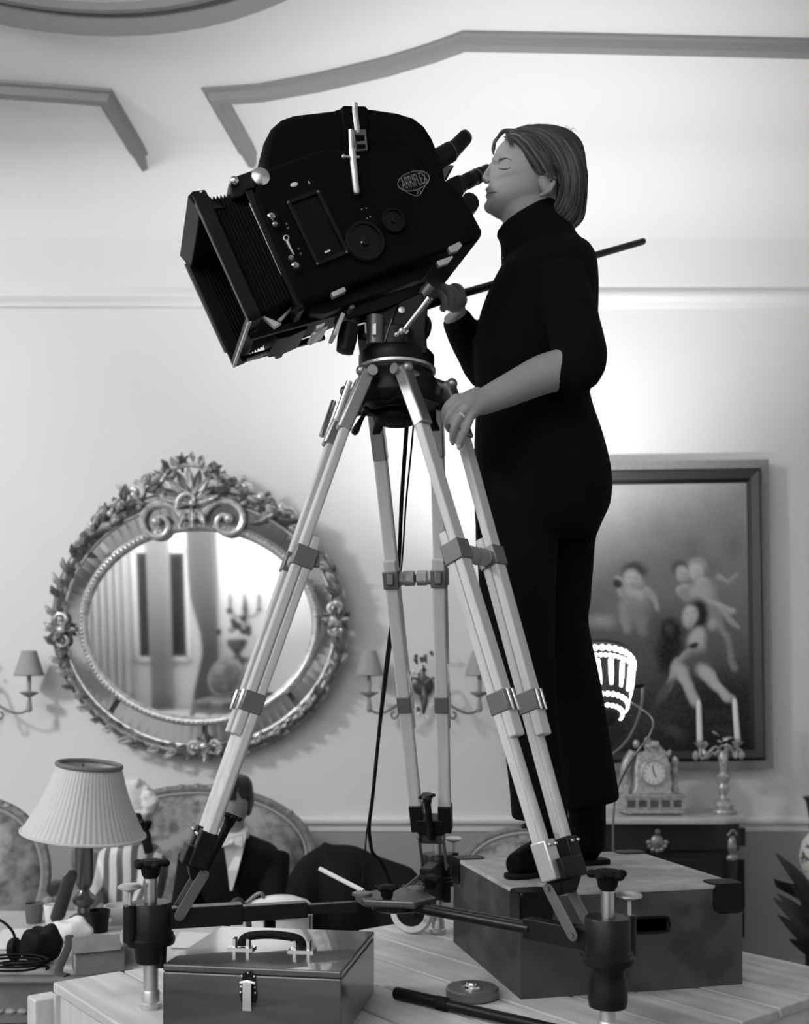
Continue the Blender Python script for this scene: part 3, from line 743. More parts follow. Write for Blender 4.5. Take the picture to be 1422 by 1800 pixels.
# rack and carriage under the bellows
ck_ = MB()
for w_ in (.07, .21): ck_.bar(K(.0, -.014, w_), K(.20, -.030, w_), .012, .012, KU)
cko = ck_.build('carriage_rail', M_black, kam, bevel=.001)
rk = MB()
for i in range(16): rk.box(K(.012 + .0042 * i, -.022, .200), (.0014, .006, .0022), R_)
rk.build('gear_rack', M_alu, cko)
hl = MB(); hl.prism([KP(460, 556, .02), KP(465, 554, .02), KP(496, 568, .02), KP(483, 576, .02)], KW * .012); hl.build('clamp_handle', M_alu, cko, bevel=.002)
hl = MB(); hl.prism([KP(487, 562, .04), KP(513, 538, .04), KP(530, 530, .04), KP(516, 541, .04), KP(494, 565, .04)], KW * .01); hl.build('clamp_handle', M_alu, cko, bevel=.001)
hl = MB(); hl.prism([KP(485, 583, .12), KP(488, 581, .12), KP(502, 590, .12), KP(499, 593, .12)], KW * .02); hl.build('clamp_handle', M_alu, cko, bevel=.001)
kprism([(476, 575), (530, 545), (545, 560), (540, 578), (508, 592), (486, 596)], .10, .22, 'carriage_block', M_black, .003, parent=cko)

# ------------------------------------------------------------------ rest of the head (tilt unit, levers, pan handle)
tz = MB()
tz.prism([P(676, 622, 2.12), P(690, 560, 2.12), P(700, 530, 2.12), P(742, 512, 2.12), P(752, 540, 2.12), P(748, 580, 2.12), P(752, 622, 2.12)], (0, .13, 0))
ty = tz.build('tilt_unit', M_black, hd, bevel=.004)
t2 = MB(); t2.prism([P(628, 596, 2.14), P(632, 540, 2.14), P(700, 518, 2.14), P(716, 600, 2.14)], (0, .11, 0)); t2.build('tilt_block', M_black, hd, bevel=.004)
kprism([(600, 545), (745, 495), (752, 512), (742, 522), (612, 562)], .05, .13, 'tilt_plate', M_black, .003, parent=hd)
MB().lathe([(.0075, 0), (.007, .004), (.001, .006)], P(706, 546, 2.12), (0, -1, 0), 18).build('button', M_alu, ty)
MB().bar(P(676, 600, 2.118), P(689, 560, 2.118), .002, .004, (0, -1, 0)).build('edge', M_dull, ty)
fl = MB(); fl.tube([P(706, 582, 2.06), P(714, 576, 2.06), P(756, 523, 2.02)], [.0055, .0065, .0075], 12); fl.build('friction_lever', M_chrome, hd)
fl = MB(); fl.tube([P(712, 580, 2.06), P(722, 585, 2.13)], .008, 10); fl.sphere(P(706, 582, 2.06), .009, 12, 8); fl.sphere(P(697, 588, 2.06), .006, 10, 6); fl.build('lever_pivot', M_chrome, hd)
kn = MB(); kn.tube(smooth_path([P(738, 560, 2.15), P(748, 562, 2.15), P(752, 572, 2.15), P(748, 588, 2.15), P(738, 598, 2.15)], 4), [.010, .013, .012, .012, .009], 12, flat=.7); kn.build('loop_handle', M_black, hd)
kn = MB(); kn.lathe([(.010, -.03), (.018, -.028), (.021, .0), (.019, .03), (.012, .034)], P(610, 596, 2.10), (.18, 0, 1), 18); kn.tube([P(612, 585, 2.10), P(640, 575, 2.14)], .010, 10); kn.build('tilt_lock_knob', M_black, hd)
fk = MB()
for q in ((P(622, 574, 2.10), P(642, 568, 2.10)), (P(642, 568, 2.10), P(643, 586, 2.10)), (P(600, 588, 2.10), P(606, 612, 2.10))): fk.tube(list(q), .0022, 6)
fk.build('wire_clip', M_alu, hd)
MB().prism([P(655, 588, 2.10), P(655, 570, 2.10), P(661, 568, 2.10), P(661, 588, 2.10)], (0, .01, 0)).build('scale_plate', M_alu, hd)
MB().lathe([(.012, 0), (.014, .012), (.012, .03)], P(742, 523, 2.14), (.5, -.2, .6), 16).build('handle_clamp', M_dull, hd)
# pan handle running back past her side
h0 = P(744, 540, 2.25); h1 = P(800, 520, 2.36); h2 = P(1130, 424.5, 2.98)
ph = MB(); ph.tube([h0, h1, h2], [.0085, .0095, .0095], 14); pho = ph.build('pan_handle', M_black, hd)
MB().sphere(h2, .0095, 12, 8).build('handle_end', M_black, pho)
# ------------------------------------------------------------------ cables hanging from the head
def cord(name, px, r, label, m=M_rubber, k=8):
    pts = [P(*q) if len(q) == 3 else V(q) for q in px]
    mb = MB().tube(smooth_path(pts, k), r, 8); o = mb.build(name, m); return tag(o, label, 'cable')
cord('power_cable', [(716, 735, 2.24), (712, 790, 2.27), (706, 880, 2.37), (703, 950, 2.45), (700, 1003, 2.495), (690, 1080, 2.55), (681, 1150, 2.585), (672, 1230, 2.60), (664, 1310, 2.61), (655, 1400, 2.62), (649, 1450, 2.64), (651, 1480, 2.68), (656, 1500, 2.76), (672, 1518, 2.88), (690, 1570, 2.95), (692, 1650, 2.95), (690, 1760, 2.96), (690, 2050, 2.98), (680, 2110, 3.0)], .0048, 'thick black cable hanging from the tripod head')
cord('thin_cable', [(727, 745, 2.24), (722, 800, 2.28), (714, 880, 2.39), (709, 955, 2.475), (705, 1003, 2.52), (695, 1080, 2.58), (684, 1160, 2.62), (670, 1270, 2.64), (656, 1390, 2.655), (645, 1460, 2.70), (640, 1520, 2.70), (636, 1556, 2.66), (632, 1580, 2.70), (631, 1620, 2.82), (628, 1700, 2.90), (628, 2080, 2.94)], .0022, 'thin dark cord running down behind the dolly')
# ------------------------------------------------------------------ the camerawoman
ZTOP = ZP + ch                                              # top of the crate lid
YM = 2.345                                                  # her median plane
def tring(f, b, hw, Yc, n=28, e=2.25):
    """cross-section through front pixel f and back pixel b, half-width hw towards/away from the lens"""
    pf, pb = P(f[0], f[1], Yc), P(b[0], b[1], Yc); c = (pf + pb) / 2; ax = (pb - pf) / 2; out = []
    for j in range(n):
        a = 2 * PI * j / n; ca, sa = math.cos(a), math.sin(a)
        ca = math.copysign(abs(ca) ** (2 / e), ca); sa = math.copysign(abs(sa) ** (2 / e), sa)
        out.append(c + ax * ca + V((0, hw * sa, 0)))
    return out
def interp_rings(rows, k=3):
    """rows of (front, back, hw, Yc) smoothed"""
    a = [smooth_path([V((r[0][0], r[0][1], r[2])) for r in rows], k), smooth_path([V((r[1][0], r[1][1], r[3])) for r in rows], k)]
    return [((p.x, p.y), (q.x, q.y), p.z, q.z) for p, q in zip(*a)]
wom = MB()
# head slices
HS = [(244, 924, 966, .026), (246, 908, 982, .040), (251, 891, 1000, .054), (259, 879, 1010, .0625), (268, 871, 1016, .0675), (280, 866, 1019, .0700), (290, 864.5, 1019, .0705), (300, 864.5, 1017, .0705), (312, 862, 1012, .0695), (324, 859.5, 1004, .067), (331, 857.5, 998, .065), (340, 856.5, 991, .062), (348, 857.5, 983, .059), (356, 855.5, 975, .055), (364, 854.5, 966, .049), (371, 858.5, 956, .041), (379, 869, 946, .030), (386, 882, 938, .016)]
def head_ring(y, xf, xb, hw, Yc=YM, n=40, cf=.56):
    pf, pb = P(xf, y, Yc), P(xb, y, Yc); c = pf + (pb - pf) * cf; out = []
    for j in range(n):
        a = 2 * PI * j / n; ca, sa = math.cos(a), math.sin(a)
        e = 2.35 if ca < 0 else 2.1
        if y > 325 and ca < 0: e = 1.95
        ca2 = math.copysign(abs(ca) ** (2 / e), ca); sa2 = math.copysign(abs(sa) ** (2 / e), sa)
        x = (pb - c).x * ca2 if ca > 0 else (c - pf).x * ca2
        out.append(c + V((x, hw * sa2, 0)))
    return out
wom.loft([head_ring(*r) for r in HS])
# nose, brow, chin, cheeks, lids
wom.tube([P(866, 288, YM), P(861, 299, YM), P(856.5, 308, YM), P(854.5, 313.5, YM), P(858, 320, YM)], [.0065, .0078, .0098, .0112, .0085], 12)
wom.sphere(P(853.8, 313, YM), .0075, 10, 8)
for q in (-1, 1):
    wom.sphere(P(861, 316.5, YM + q * .0115), (.0085, .0065, .0075), 10, 8)
    wom.tube([P(869, 281, YM + q * .010), P(871, 280, YM + q * .026), P(880, 283, YM + q * .045)], [.007, .009, .007], 10)
    wom.sphere(P(885, 293.5, YM + q * .033), (.0155, .0145, .0115), 12, 8)
wom.sphere(P(863, 363, YM), (.017, .020, .015), 12, 8)
wom.tube([P(869, 337, YM - .021), P(860.5, 335, YM - .011), P(858, 334, YM), P(860.5, 335, YM + .011), P(869, 337, YM + .021)], [.004, .006, .0068, .006, .004], 10)
wom.tube([P(868, 341, YM - .019), P(860.5, 345, YM - .010), P(858.5, 345.5, YM), P(860.5, 345, YM + .010), P(868, 341, YM + .019)], [.004, .006, .007, .006, .004], 10)
# ear (near side, and its twin)
for q in (-1, 1):
    ye = YM + q * .073
    R_e = Matrix.Rotation(math.radians(-24), 3, 'Y')
    wom.sphere(P(959, 326, ye), (.015, .011, .026), 14, 10, R_e)
    erim = smooth_path([P(949, 320, ye), P(956, 309, ye + q * .008), P(966, 306.5, ye + q * .012), (P(974, 314, ye + q * .014)), P(973, 325, ye + q * .014), P(966, 335, ye + q * .012), P(956, 341, ye + q * .010), P(948, 344, ye + q * .006)], 4)
    wom.tube(erim, [.003, .0036, .004, .0042, .0042, .0045, .005, .0055], 8)
# neck
wom.loft([tring(*r) for r in interp_rings([((872, 352), (990, 330), .050, YM), ((880, 380), (990, 352), .050, YM), ((888, 398), (992, 372), .051, YM), ((889, 425), (1000, 395), .054, YM), ((880, 460), (1015, 425), .075, YM + .005)])])
# torso and legs under the clothes
YT = 2.36
TOR = [((884, 462), (1018, 430), .085, YT), ((874, 490), (1034, 462), .140, YT), ((864, 515), (1038, 495), .165, YT), ((852, 550), (1038, 545), .160, YT), ((846, 600), (1034, 600), .150, YT), ((846, 650), (1026, 650), .138, YT), ((848, 700), (1022, 700), .130, YT), ((846, 760), (1040, 760), .150, YT), ((845, 820), (1054, 820), .162, YT), ((846, 870), (1056, 870), .160, YT), ((852, 910), (1040, 910), .14, YT)]
wom.loft([tring(*r) for r in interp_rings(TOR, 2)])
LEGL = [((846, 880), (978, 880), .075, 2.29), ((850, 1000), (965, 1000), .072, 2.285), ((860, 1100), (962, 1100), .064, 2.28), ((874, 1200), (964, 1200), .056, 2.28), ((890, 1300), (970, 1300), .050, 2.28), ((905, 1400), (972, 1400), .042, 2.285)]
LEGR = [((905, 880), (1052, 880), .078, 2.44), ((905, 1000), (1030, 1000), .072, 2.445), ((915, 1100), (1022, 1100), .064, 2.45), ((948, 1200), (1040, 1200), .055, 2.455), ((975, 1300), (1056, 1300), .048, 2.46), ((995, 1400), (1064, 1400), .040, 2.465)]
for lg in (LEGL, LEGR): wom.loft([tring(*r) for r in interp_rings(lg, 2)])
UP3 = V((0, 0, .03)); toeL, heelL = Pz(901, 1545, ZTOP) + UP3, Pz(992, 1530, ZTOP) + UP3; toeR, heelR = Pz(948, 1523, ZTOP) + UP3, Pz(1046, 1518, ZTOP) + UP3
def ankle(a, b): return b + V((0, 0, .05)) + (a - b) * .12
for a, b, lg in ((toeL, heelL, LEGL), (toeR, heelR, LEGR)):
    c1 = (P(*lg[5][0], lg[5][3]) + P(*lg[5][1], lg[5][3])) / 2; an = ankle(a, b)
    wom.tube([c1 + V((0, 0, .03)), c1.lerp(an, .6), an, b + V((0, 0, .02))], [.040, .034, .031, .026], 12)
    wom.tube([b + V((0, 0, .022)), (a + b) / 2 + V((0, 0, .012)), b + (a - b) * .8 + V((0, 0, .002))], [.026, .022, .014], 12)
# left arm and hand
ELB = P(1016, 644, 2.135); WRL = P(856, 703, 2.095)
wom.tube(smooth_path([P(982, 485, 2.215), P(1004, 560, 2.17), ELB], 3), [.048, .044, .042], 16)
wom.tube(smooth_path([ELB, P(985, 650, 2.13), P(950, 660, 2.125), P(900, 683, 2.11), WRL, P(842, 708, 2.088), P(826, 713, 2.08)], 3), [.042, .043, .0415, .035, .0285, .0265, .019], 18)
def fingers(mb, wrist, fl, palm_r=.014):
    """each finger: list of (point, radius); palm is filled between the wrist and the knuckles"""
    for pts in fl:
        path = [V(p) for p, r in pts]; rr = [r for p, r in pts]
        mb.tube(smooth_path(path, 3), interp(rr, (len(path) - 1) * 3 + 1), 10); mb.sphere(path[-1], rr[-1], 10, 8)
        mb.tube([wrist + (path[0] - wrist) * .0, path[0]], [palm_r * 1.35, rr[0] * 1.25], 12)
        mb.sphere(path[0], rr[0] * 1.15, 10, 8)
fing_L = [
    [(P(800, 703, 2.075), .0105), (P(787, 714, 2.075), .0098), (P(782, 727, 2.085), .0090), (P(783, 741, 2.105), .0080)],
    [(P(807, 711, 2.066), .0108), (P(792, 727, 2.064), .0100), (P(786, 742, 2.075), .0092), (P(790, 754, 2.10), .0082)],
    [(P(818, 719, 2.064), .0108), (P(804, 738, 2.060), .0100), (P(797, 757, 2.066), .0090), (P(796, 774, 2.085), .0080)],
    [(P(830, 726, 2.068), .0100), (P(822, 745, 2.064), .0094), (P(814, 764, 2.068), .0086), (P(808, 783, 2.082), .0076)]]
fingers(wom, WRL, fing_L)
wom.loft([tring((836, 680), (848, 728), .020, 2.085), tring((818, 688), (838, 728), .020, 2.078), tring((803, 699), (826, 724), .016, 2.072)])
wom.tube(smooth_path([P(842, 690, 2.115), P(830, 698, 2.15), P(824, 716, 2.185), P(820, 735, 2.195)], 3), [.013, .0125, .011, .009], 10)   # thumb, behind the leg
# right arm and fist on the pan handle
ELR = P(862, 652, 2.49); WRR = P(798, 550, 2.385)
wom.tube(smooth_path([P(950, 490, 2.465), P(905, 575, 2.48), ELR], 3), [.046, .042, .040], 14)
wom.tube(smooth_path([ELR, P(832, 612, 2.45), P(812, 578, 2.41), WRR], 3), [.040, .039, .034, .028], 14)
hdir = (h2 - h1).normalized()
def on_bar(t): return h1 + hdir * t
fc = P(788, 524, 2.335)
wom.sphere(P(797, 527, 2.375), (.034, .020, .028), 14, 10)
bar_at = lambda x: h0 + (h1 - h0) * ((x - 744) / 56) if x < 800 else h1 + (h2 - h1) * ((x - 800) / 330)
for i, x in enumerate((768, 779, 790, 801)):
    c = bar_at(x); ax = hdir; u = V((0, 0, 1)); v = V((0, -1, 0)); v = (v - ax * v.dot(ax)).normalized(); u = ax.cross(v); u = u if u.z > 0 else -u
    R0 = .0205; path = []
    for k in range(8):
        a = math.radians(150 - 300 * k / 7 * .9); path.append(c + u * R0 * math.sin(a) * 1.0 + v * R0 * math.cos(a))
    path = [c - v * .020 + u * .004] + [c + (u * math.sin(a_) + v * math.cos(a_)) * R0 for a_ in [math.radians(t) for t in (140, 100, 60, 20, -20, -60, -95)]]
    wom.tube(smooth_path(path, 2), .0095 - .0006 * abs(i - 1), 10)
wom.tube(smooth_path([P(806, 532, 2.36), P(796, 517, 2.335), P(784, 508, 2.315), P(777, 502, 2.30)], 3), [.013, .0125, .0105, .0080], 10); wom.sphere(P(777, 502, 2.30), .0080, 10, 8)
person = wom.build('person', M_skin, None, remesh=.0032, relax=2)
tag(person, 'woman in black rollneck and trousers peering into the viewfinder, standing on the crate', 'person')
def cast(px, py, off=.0008, obj=person):
    o = V((0, 0, EZ)); d = (P(px, py, 1) - o).normalized(); mt = ORG[obj.name]
    ok, loc, nrm, _ = obj.ray_cast(o - mt, d)
    return (loc + mt + nrm * off) if ok else P(px, py, YM - .07)
# face details
MB().tube([cast(x, y, .0006) for x, y in ((876, 295.5), (880, 297), (885, 297.8), (891, 297.2), (897, 295))], [.0006, .0013, .0016, .0013, .0006], 6).build('eyelashes', M_brow, person)
MB().tube([cast(x, y, .0004) for x, y in ((878, 281.5), (882, 279.8), (888, 278.3), (894, 279), (901, 282))], [.001, .0026, .003, .0022, .0006], 8, flat=.35).build('eyebrow', mat('fair_brow', .15, .8), person)
lp = MB()
lp.tube([P(868.5, 337.2, YM - .0215), P(859.6, 334.6, YM - .011), P(856.8, 333.4, YM), P(859.6, 334.6, YM + .011), P(868.5, 337.2, YM + .0215)], [.0025, .0042, .0050, .0042, .0025], 10)
lp.tube([P(867.5, 341, YM - .019), P(859.5, 344, YM - .010), P(857, 344.8, YM), P(859.5, 344, YM + .010), P(867.5, 341, YM + .019)], [.0025, .0042, .0050, .0042, .0025], 10)
lp.build('lips', M_lip, person)
MB().tube([cast(x, y, .0003) for x, y in ((858, 339.6), (862, 339), (867, 338.2), (872, 338.2), (875, 339))], [.0012, .0016, .0015, .0012, .0005], 6).build('mouth_line', M_brow, person)
MB().sphere(cast(859.5, 319.2, .0), (.0030, .0022, .0018), 8, 6).build('nostril', M_brow, person)
MB().sphere(cast(946.5, 339.5, .001), .0024, 10, 8).build('earring', M_chrome, person)
rg = V(fing_L[2][0][0]).lerp(V(fing_L[2][1][0]), .62); rd = (V(fing_L[2][1][0]) - V(fing_L[2][0][0])).normalized()
MB().lathe([(.0098, -.0022), (.0114, -.0022), (.0114, .0022), (.0098, .0022)], rg, rd, 24).build('finger_ring', M_chrome, person)
nl = MB()
for q in range(4):
    a, b = V(fing_L[q][2][0]), V(fing_L[q][3][0]); dv = (b - a).normalized(); nm_ = (V((0, -1, 0)) - dv * V((0, -1, 0)).dot(dv)).normalized()
    R_n = Matrix((dv.cross(nm_), nm_, dv)).transposed(); nl.sphere(b + nm_ * .0068 + dv * .002, (.0045, .0016, .0058), 10, 6, R_n)
nl.build('finger_nails', mat('nail', .38, .35), person, kind='stuff')
# ---- rollneck
sw = MB()
SWT = [((880, 428), (1000, 392), .068, YM), ((882, 452), (1012, 415), .076, YM), ((883, 466), (1022, 432), .096, YT - .005), ((872, 488), (1040, 458), .150, YT), ((860, 512), (1047, 492), .178, YT), ((846, 545), (1048, 540), .174, YT), ((836, 590), (1046, 590), .166, YT), ((833, 640), (1042, 640), .155, YT), ((836, 680), (1037, 680), .147, YT), ((837, 700), (1034, 700), .146, YT), ((839, 706), (1031, 706), .142, YT)]
sw.loft([tring(*r) for r in interp_rings(SWT, 3)])
sw.loft([tring(*r) for r in interp_rings([((871, 410), (978, 352), .0585, YM), ((876, 416), (986, 368), .063, YM), ((880, 428), (996, 388), .067, YM), ((881, 440), (1004, 402), .068, YM), ((880, 456), (1010, 418), .072, YM)], 2)])
sw.tube(smooth_path([P(980, 487, 2.215), P(1004, 560, 2.168), P(1018, 625, 2.138), P(1012, 648, 2.134), P(978, 644, 2.128)], 4), [.060, .060, .058, .060, .056, .0525, .0495], 20)
sw.tube(smooth_path([P(950, 492, 2.465), P(905, 575, 2.48), ELR, P(832, 612, 2.45), P(812, 580, 2.412), P(800, 556, 2.39)], 4), [.056, .052, .050, .047, .040, .0335], 18)
sweater = sw.build('rollneck_sweater', M_cloth, person, remesh=.006, relax=3)
# ---- trousers
tr = MB()
TP = [((838, 692), (1033, 692), .143, YT), ((836, 728), (1040, 722), .150, YT), ((834, 770), (1055, 768), .166, YT), ((833, 810), (1066, 810), .176, YT), ((833, 850), (1072, 850), .179, YT), ((834, 890), (1069, 890), .173, YT), ((836, 922), (1056, 920), .160, YT), ((840, 950), (1046, 945), .140, YT)]
tr.loft([tring(*r) for r in interp_rings(TP, 3)])
TL = [((836, 880), (985, 880), .080, 2.29), ((836, 950), (980, 950), .080, 2.287), ((840, 1000), (978, 1000), .079, 2.285), ((844, 1060), (976, 1060), .077, 2.282), ((848, 1100), (975, 1100), .075, 2.28), ((866, 1200), (976, 1200), .068, 2.28), ((884, 1300), (984, 1300), .064, 2.28), ((895, 1380), (992, 1380), .063, 2.282), ((899, 1432), (998, 1432), .063, 2.285), ((901, 1440), (996, 1440), .060, 2.285)]
TR_ = [((895, 880), (1066, 880), .085, 2.44), ((898, 950), (1047, 945), .080, 2.443), ((900, 1000), (1042, 1000), .079, 2.445), ((905, 1060), (1037, 1060), .076, 2.447), ((912, 1100), (1034, 1100), .074, 2.45), ((942, 1200), (1055, 1200), .068, 2.455), ((965, 1300), (1071, 1300), .066, 2.46), ((982, 1375), (1083, 1370), .066, 2.463), ((988, 1416), (1087, 1400), .066, 2.465), ((992, 1422), (1082, 1407), .062, 2.465)]
for lg in (TL, TR_): tr.loft([tring(*r) for r in interp_rings(lg, 3)])
tr.build('trousers', M_trouser, person, remesh=.006, relax=3)
# ---- boots
for a, b, lg in ((toeL, heelL, LEGL), (toeR, heelR, LEGR)):
    bt = MB(); top = lg[5]; c1 = (P(*top[0], top[3]) + P(*top[1], top[3])) / 2; ank = b + V((0, 0, .05)) + (a - b) * .12
    zb = ZTOP
    bt.tube([c1, c1.lerp(ank, .6), ank, b + (a - b) * .10 + V((0, 0, .005))], [.050, .046, .044, .040], 16)
    bt.tube(smooth_path([b + V((0, 0, .012)), b + (a - b) * .35 + V((0, 0, .020)), b + (a - b) * .75 + V((0, 0, .006)), a], 3), [.038, .040, .036, .024], 14)
    bo = bt.build('boot', M_boot, person, remesh=.005, relax=3)
    s2 = MB(); dv = (a - b); dv.z = 0; L_ = dv.length; dv.normalize(); sv = V((-dv.y, dv.x, 0)); pts = []
    for t, w_ in ((-.034, .014), (-.028, .027), (.02, .031), (.08, .030), (.12, .035), (L_ * .9, .031), (L_ + .010, .018), (L_ + .017, .006)):
        pts.append((t, w_))
    ol = [V((b.x, b.y, zb)) + dv * t + sv * w_ for t, w_ in pts] + [V((b.x, b.y, zb)) + dv * t - sv * w_ for t, w_ in reversed(pts)]
    s2.prism(ol, (0, 0, .013)); s2.build('boot_sole', M_rubber, bo, bevel=.003)
# ---- hair
hb_ = MB()
HB = [(239, 925, 973, .022), (241, 903, 989, .045), (246, 886, 1003, .066), (252, 885, 1014, .076), (260, 903, 1020, .081), (268, 914, 1025, .083), (282, 925, 1028, .084), (296, 938, 1029, .082), (306, 956, 1029, .078), (320, 974, 1028, .076), (345, 970, 1025, .072), (370, 966, 1020, .064), (388, 972, 1012, .052), (400, 985, 1006, .035)]
hb_.loft([head_ring(*r, cf=.5) for r in HB])
hair = hb_.build('hair', mat('dark_blonde_hair', .06, .8, spec=.08), person, remesh=.005, relax=2)
HC_ = [[(903, 230), (935, 239), (962, 266), (981, 305), (983, 340), (966, 374)],
       [(925, 225), (968, 237), (1000, 280), (1006, 330), (994, 372), (974, 390)],
       [(955, 226), (1000, 247), (1022, 295), (1024, 345), (1012, 385), (992, 402)],
       [(975, 232), (1014, 258), (1030, 302), (1030, 350), (1023, 386), (1003, 404)]]
HF_ = [[(889, 242), (899, 244), (915, 260), (931, 284), (944, 303), (953, 307)],
       [(897, 231), (922, 238), (945, 262), (961, 288), (972, 305), (980, 318)],
       [(901, 229), (930, 238), (956, 264), (973, 293), (984, 318), (988, 345)]]
rnd = random.Random(3)
def hit(x, y):
    o = V((0, 0, EZ)); d = (P(x, y, 1) - o).normalized(); best = None
    for ob in (hair, person):
        mt = ORG[person.name]; ok, loc, nrm, _ = ob.ray_cast(o - mt, d)
        if ok and loc.y + mt.y < YM + .02 and (best is None or loc.y + mt.y < best.y): best = loc + mt
    return best if best is not None else P(x, y, YM - .004)
def strand(fam, u, side, jit, extra=0.0):
    n_ = len(fam) - 1; k = min(int(u * n_), n_ - 1); t = u * n_ - k; pts = []
    for i in range(6):
        x = fam[k][i][0] * (1 - t) + fam[k + 1][i][0] * t; y = fam[k][i][1] * (1 - t) + fam[k + 1][i][1] * t
        x += rnd.gauss(0, jit); y += rnd.gauss(0, jit * .7)
        q_ = hit(x, y); dq = (YM - q_.y) + .0012 + extra; pts.append(P(x, y, YM + side * dq))
    return smooth_path(pts, 5)
groups = [MB(), MB(), MB()]
for i in range(520):
    side = -1 if i % 3 else 1; front = rnd.random() < .42
    p = strand(HF_ if front else HC_, rnd.random() ** (1 if front else .9), side, 1.3, rnd.uniform(-.002, .004)); r0 = rnd.uniform(.0011, .0024)
    if rnd.random() < .3: p = p[:int(len(p) * rnd.uniform(.75, 1))]
    groups[rnd.choice((0, 0, 1, 2, 2))].tube(p, [r0 * .6, r0, r0 * 1.1, r0 * .9, r0 * .25], 5)
for i in range(26):      # loose fringe over the forehead and the far lock
    q = rnd.uniform(0, 1); g = groups[i % 3]
    if i < 13: pts = [P(908 + rnd.gauss(0, 4), 227, YM), P(886 + rnd.gauss(0, 2), 231 + rnd.gauss(0, 1), YM + .02 + .02 * q), P(871 + rnd.gauss(0, 1.5), 247, YM + .035 + .02 * q), P(866.5 + rnd.gauss(0, 1), 262, YM + .04 + .02 * q), P(867 + rnd.gauss(0, 1), 272, YM + .04 + .02 * q)]
    else: pts = [P(912 + rnd.gauss(0, 4), 227, YM), P(899 + rnd.gauss(0, 3), 232, YM - .03), P(894 + rnd.gauss(0, 3), 243, YM - .052), P(900 + rnd.gauss(0, 4), 257 + rnd.gauss(0, 3), YM - .068)]
    g.tube(smooth_path(pts, 4), [.0014, .0022, .002, .0004], 5)
for i in range(14):      # flyaways
    x = rnd.uniform(915, 1010); pts = [P(x, 236, YM + rnd.uniform(-.03, .03)), P(x + 4, 226 - rnd.uniform(0, 8), YM), P(x + 16 + rnd.gauss(0, 4), 222 + (x - 915) * .15 - rnd.uniform(0, 6), YM + .01)]
    groups[0].tube(smooth_path(pts, 4), [.0007, .0005, .0002], 4)
for i in range(12):      # loose back ends standing away from the nape
    y0 = rnd.uniform(255, 300); o_ = rnd.uniform(0, 1); pts = [P(1010, y0 - 15, YM), P(1024 + 4 * o_, y0 + 12, YM - .01), P(1030 + 2 * o_, 330, YM - .015), P(1028, 365, YM - .01), P(1020 - 6 * o_, 392, YM), P(1006, 404, YM)]
    groups[i % 3].tube(smooth_path(pts, 4), [.0012, .0016, .0014, .0005], 5)
for g, m_ in zip(groups, (M_hair, M_hair2, mat('fair_hair_mid', .075, .5, spec=.2))): g.build('hair_strands', m_, hair, kind='stuff')
# ------------------------------------------------------------------ oval mirror in a carved frame
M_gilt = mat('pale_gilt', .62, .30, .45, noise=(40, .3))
M_gilt_shade = mat('shaded_gilt', .22, .35, .5, noise=(40, .3))  # darker copy of the gilt: puts the carving's shade contrast into the colour
M_mirror = mat('mirror_glass', .80, .03, 1.0, spec=.5)
M_mirror2 = mat('bevelled_border_glass', .50, .06, 1.0)
MT = math.radians(4.0); MR = math.radians(2.2)
mc = P(352, 1098, 5.09)
mz = V((0, -math.sin(MT), math.cos(MT))); mn = V((0, -math.cos(MT), -math.sin(MT)))     # up along the glass / out of the glass
mx0 = V((1, 0, 0)); mX = mx0 * math.cos(MR) + mz * math.sin(MR); mZ = mz * math.cos(MR) - mx0 * math.sin(MR)
pm = 5.09 / F                                               # metres per pixel at the mirror
def Mp(x, y, o=0.0): return mc + mX * (x * pm) + mZ * (y * pm) + mn * o   # x right, y up, in photo pixels from the centre
mir = root('oval_wall_mirror', mc - mZ * (243 * pm), 'large oval mirror in a carved gilt frame with a shell crest', 'mirror')
def ering(rx, ry, o, n=96, cy=0): return [Mp(rx * math.cos(2 * PI * i / n), cy + ry * math.sin(2 * PI * i / n), o) for i in range(n)]
MB().add(ering(199, 165, .012) + ering(199, 165, .004), [tuple(range(96)), tuple(range(191, 95, -1))] + [(i, 96 + i, 96 + (i + 1) % 96, (i + 1) % 96) for i in range(96)]).build('glass', M_mirror, mir, smooth=False)
def oval_mould(name, prof, m):
    rings = []
    for i in range(96):
        a = 2 * PI * i / 96; rings.append([Mp((rx) * math.cos(a), (ry) * math.sin(a), o) for rx, ry, o in prof])
    return MB().loft(rings, closed=True).build(name, m, mir, ang=50)
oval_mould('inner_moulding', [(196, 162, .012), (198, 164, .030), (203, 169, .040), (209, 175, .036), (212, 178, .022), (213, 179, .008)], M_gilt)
oval_mould('outer_moulding', [(238, 214, .010), (240, 216, .030), (245, 221, .046), (251, 227, .050), (257, 233, .040), (260, 236, .015), (260, 236, -.02), (238, 214, -.02)], M_gilt_shade)
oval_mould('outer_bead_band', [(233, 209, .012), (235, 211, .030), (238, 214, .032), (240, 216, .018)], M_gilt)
# border panes between the mouldings
for k in range(8):
    a0, a1 = 2 * PI * (k + .03) / 8, 2 * PI * (k + .97) / 8; n = 10; vs = []; 
    for i in range(n + 1):
        a = a0 + (a1 - a0) * i / n
        vs += [Mp(211 * math.cos(a), 177 * math.sin(a), .010), Mp(236 * math.cos(a), 212 * math.sin(a), .018)]
    b_ = MB().add(vs + [v - mn * .006 for v in vs], [(2 * i, 2 * i + 1, 2 * i + 3, 2 * i + 2) for i in range(n)] + [(2 * n + 2 + 2 * i, 2 * n + 2 + 2 * i + 2, 2 * n + 2 + 2 * i + 3, 2 * n + 2 + 2 * i + 1) for i in range(n)])
    b_.build('border_pane', M_mirror2, mir, smooth=False)
bd_ = MB()
for i in range(150):
    a = 2 * PI * i / 150; bd_.sphere(Mp(206 * math.cos(a), 172 * math.sin(a), .042), .0085, 6, 4)
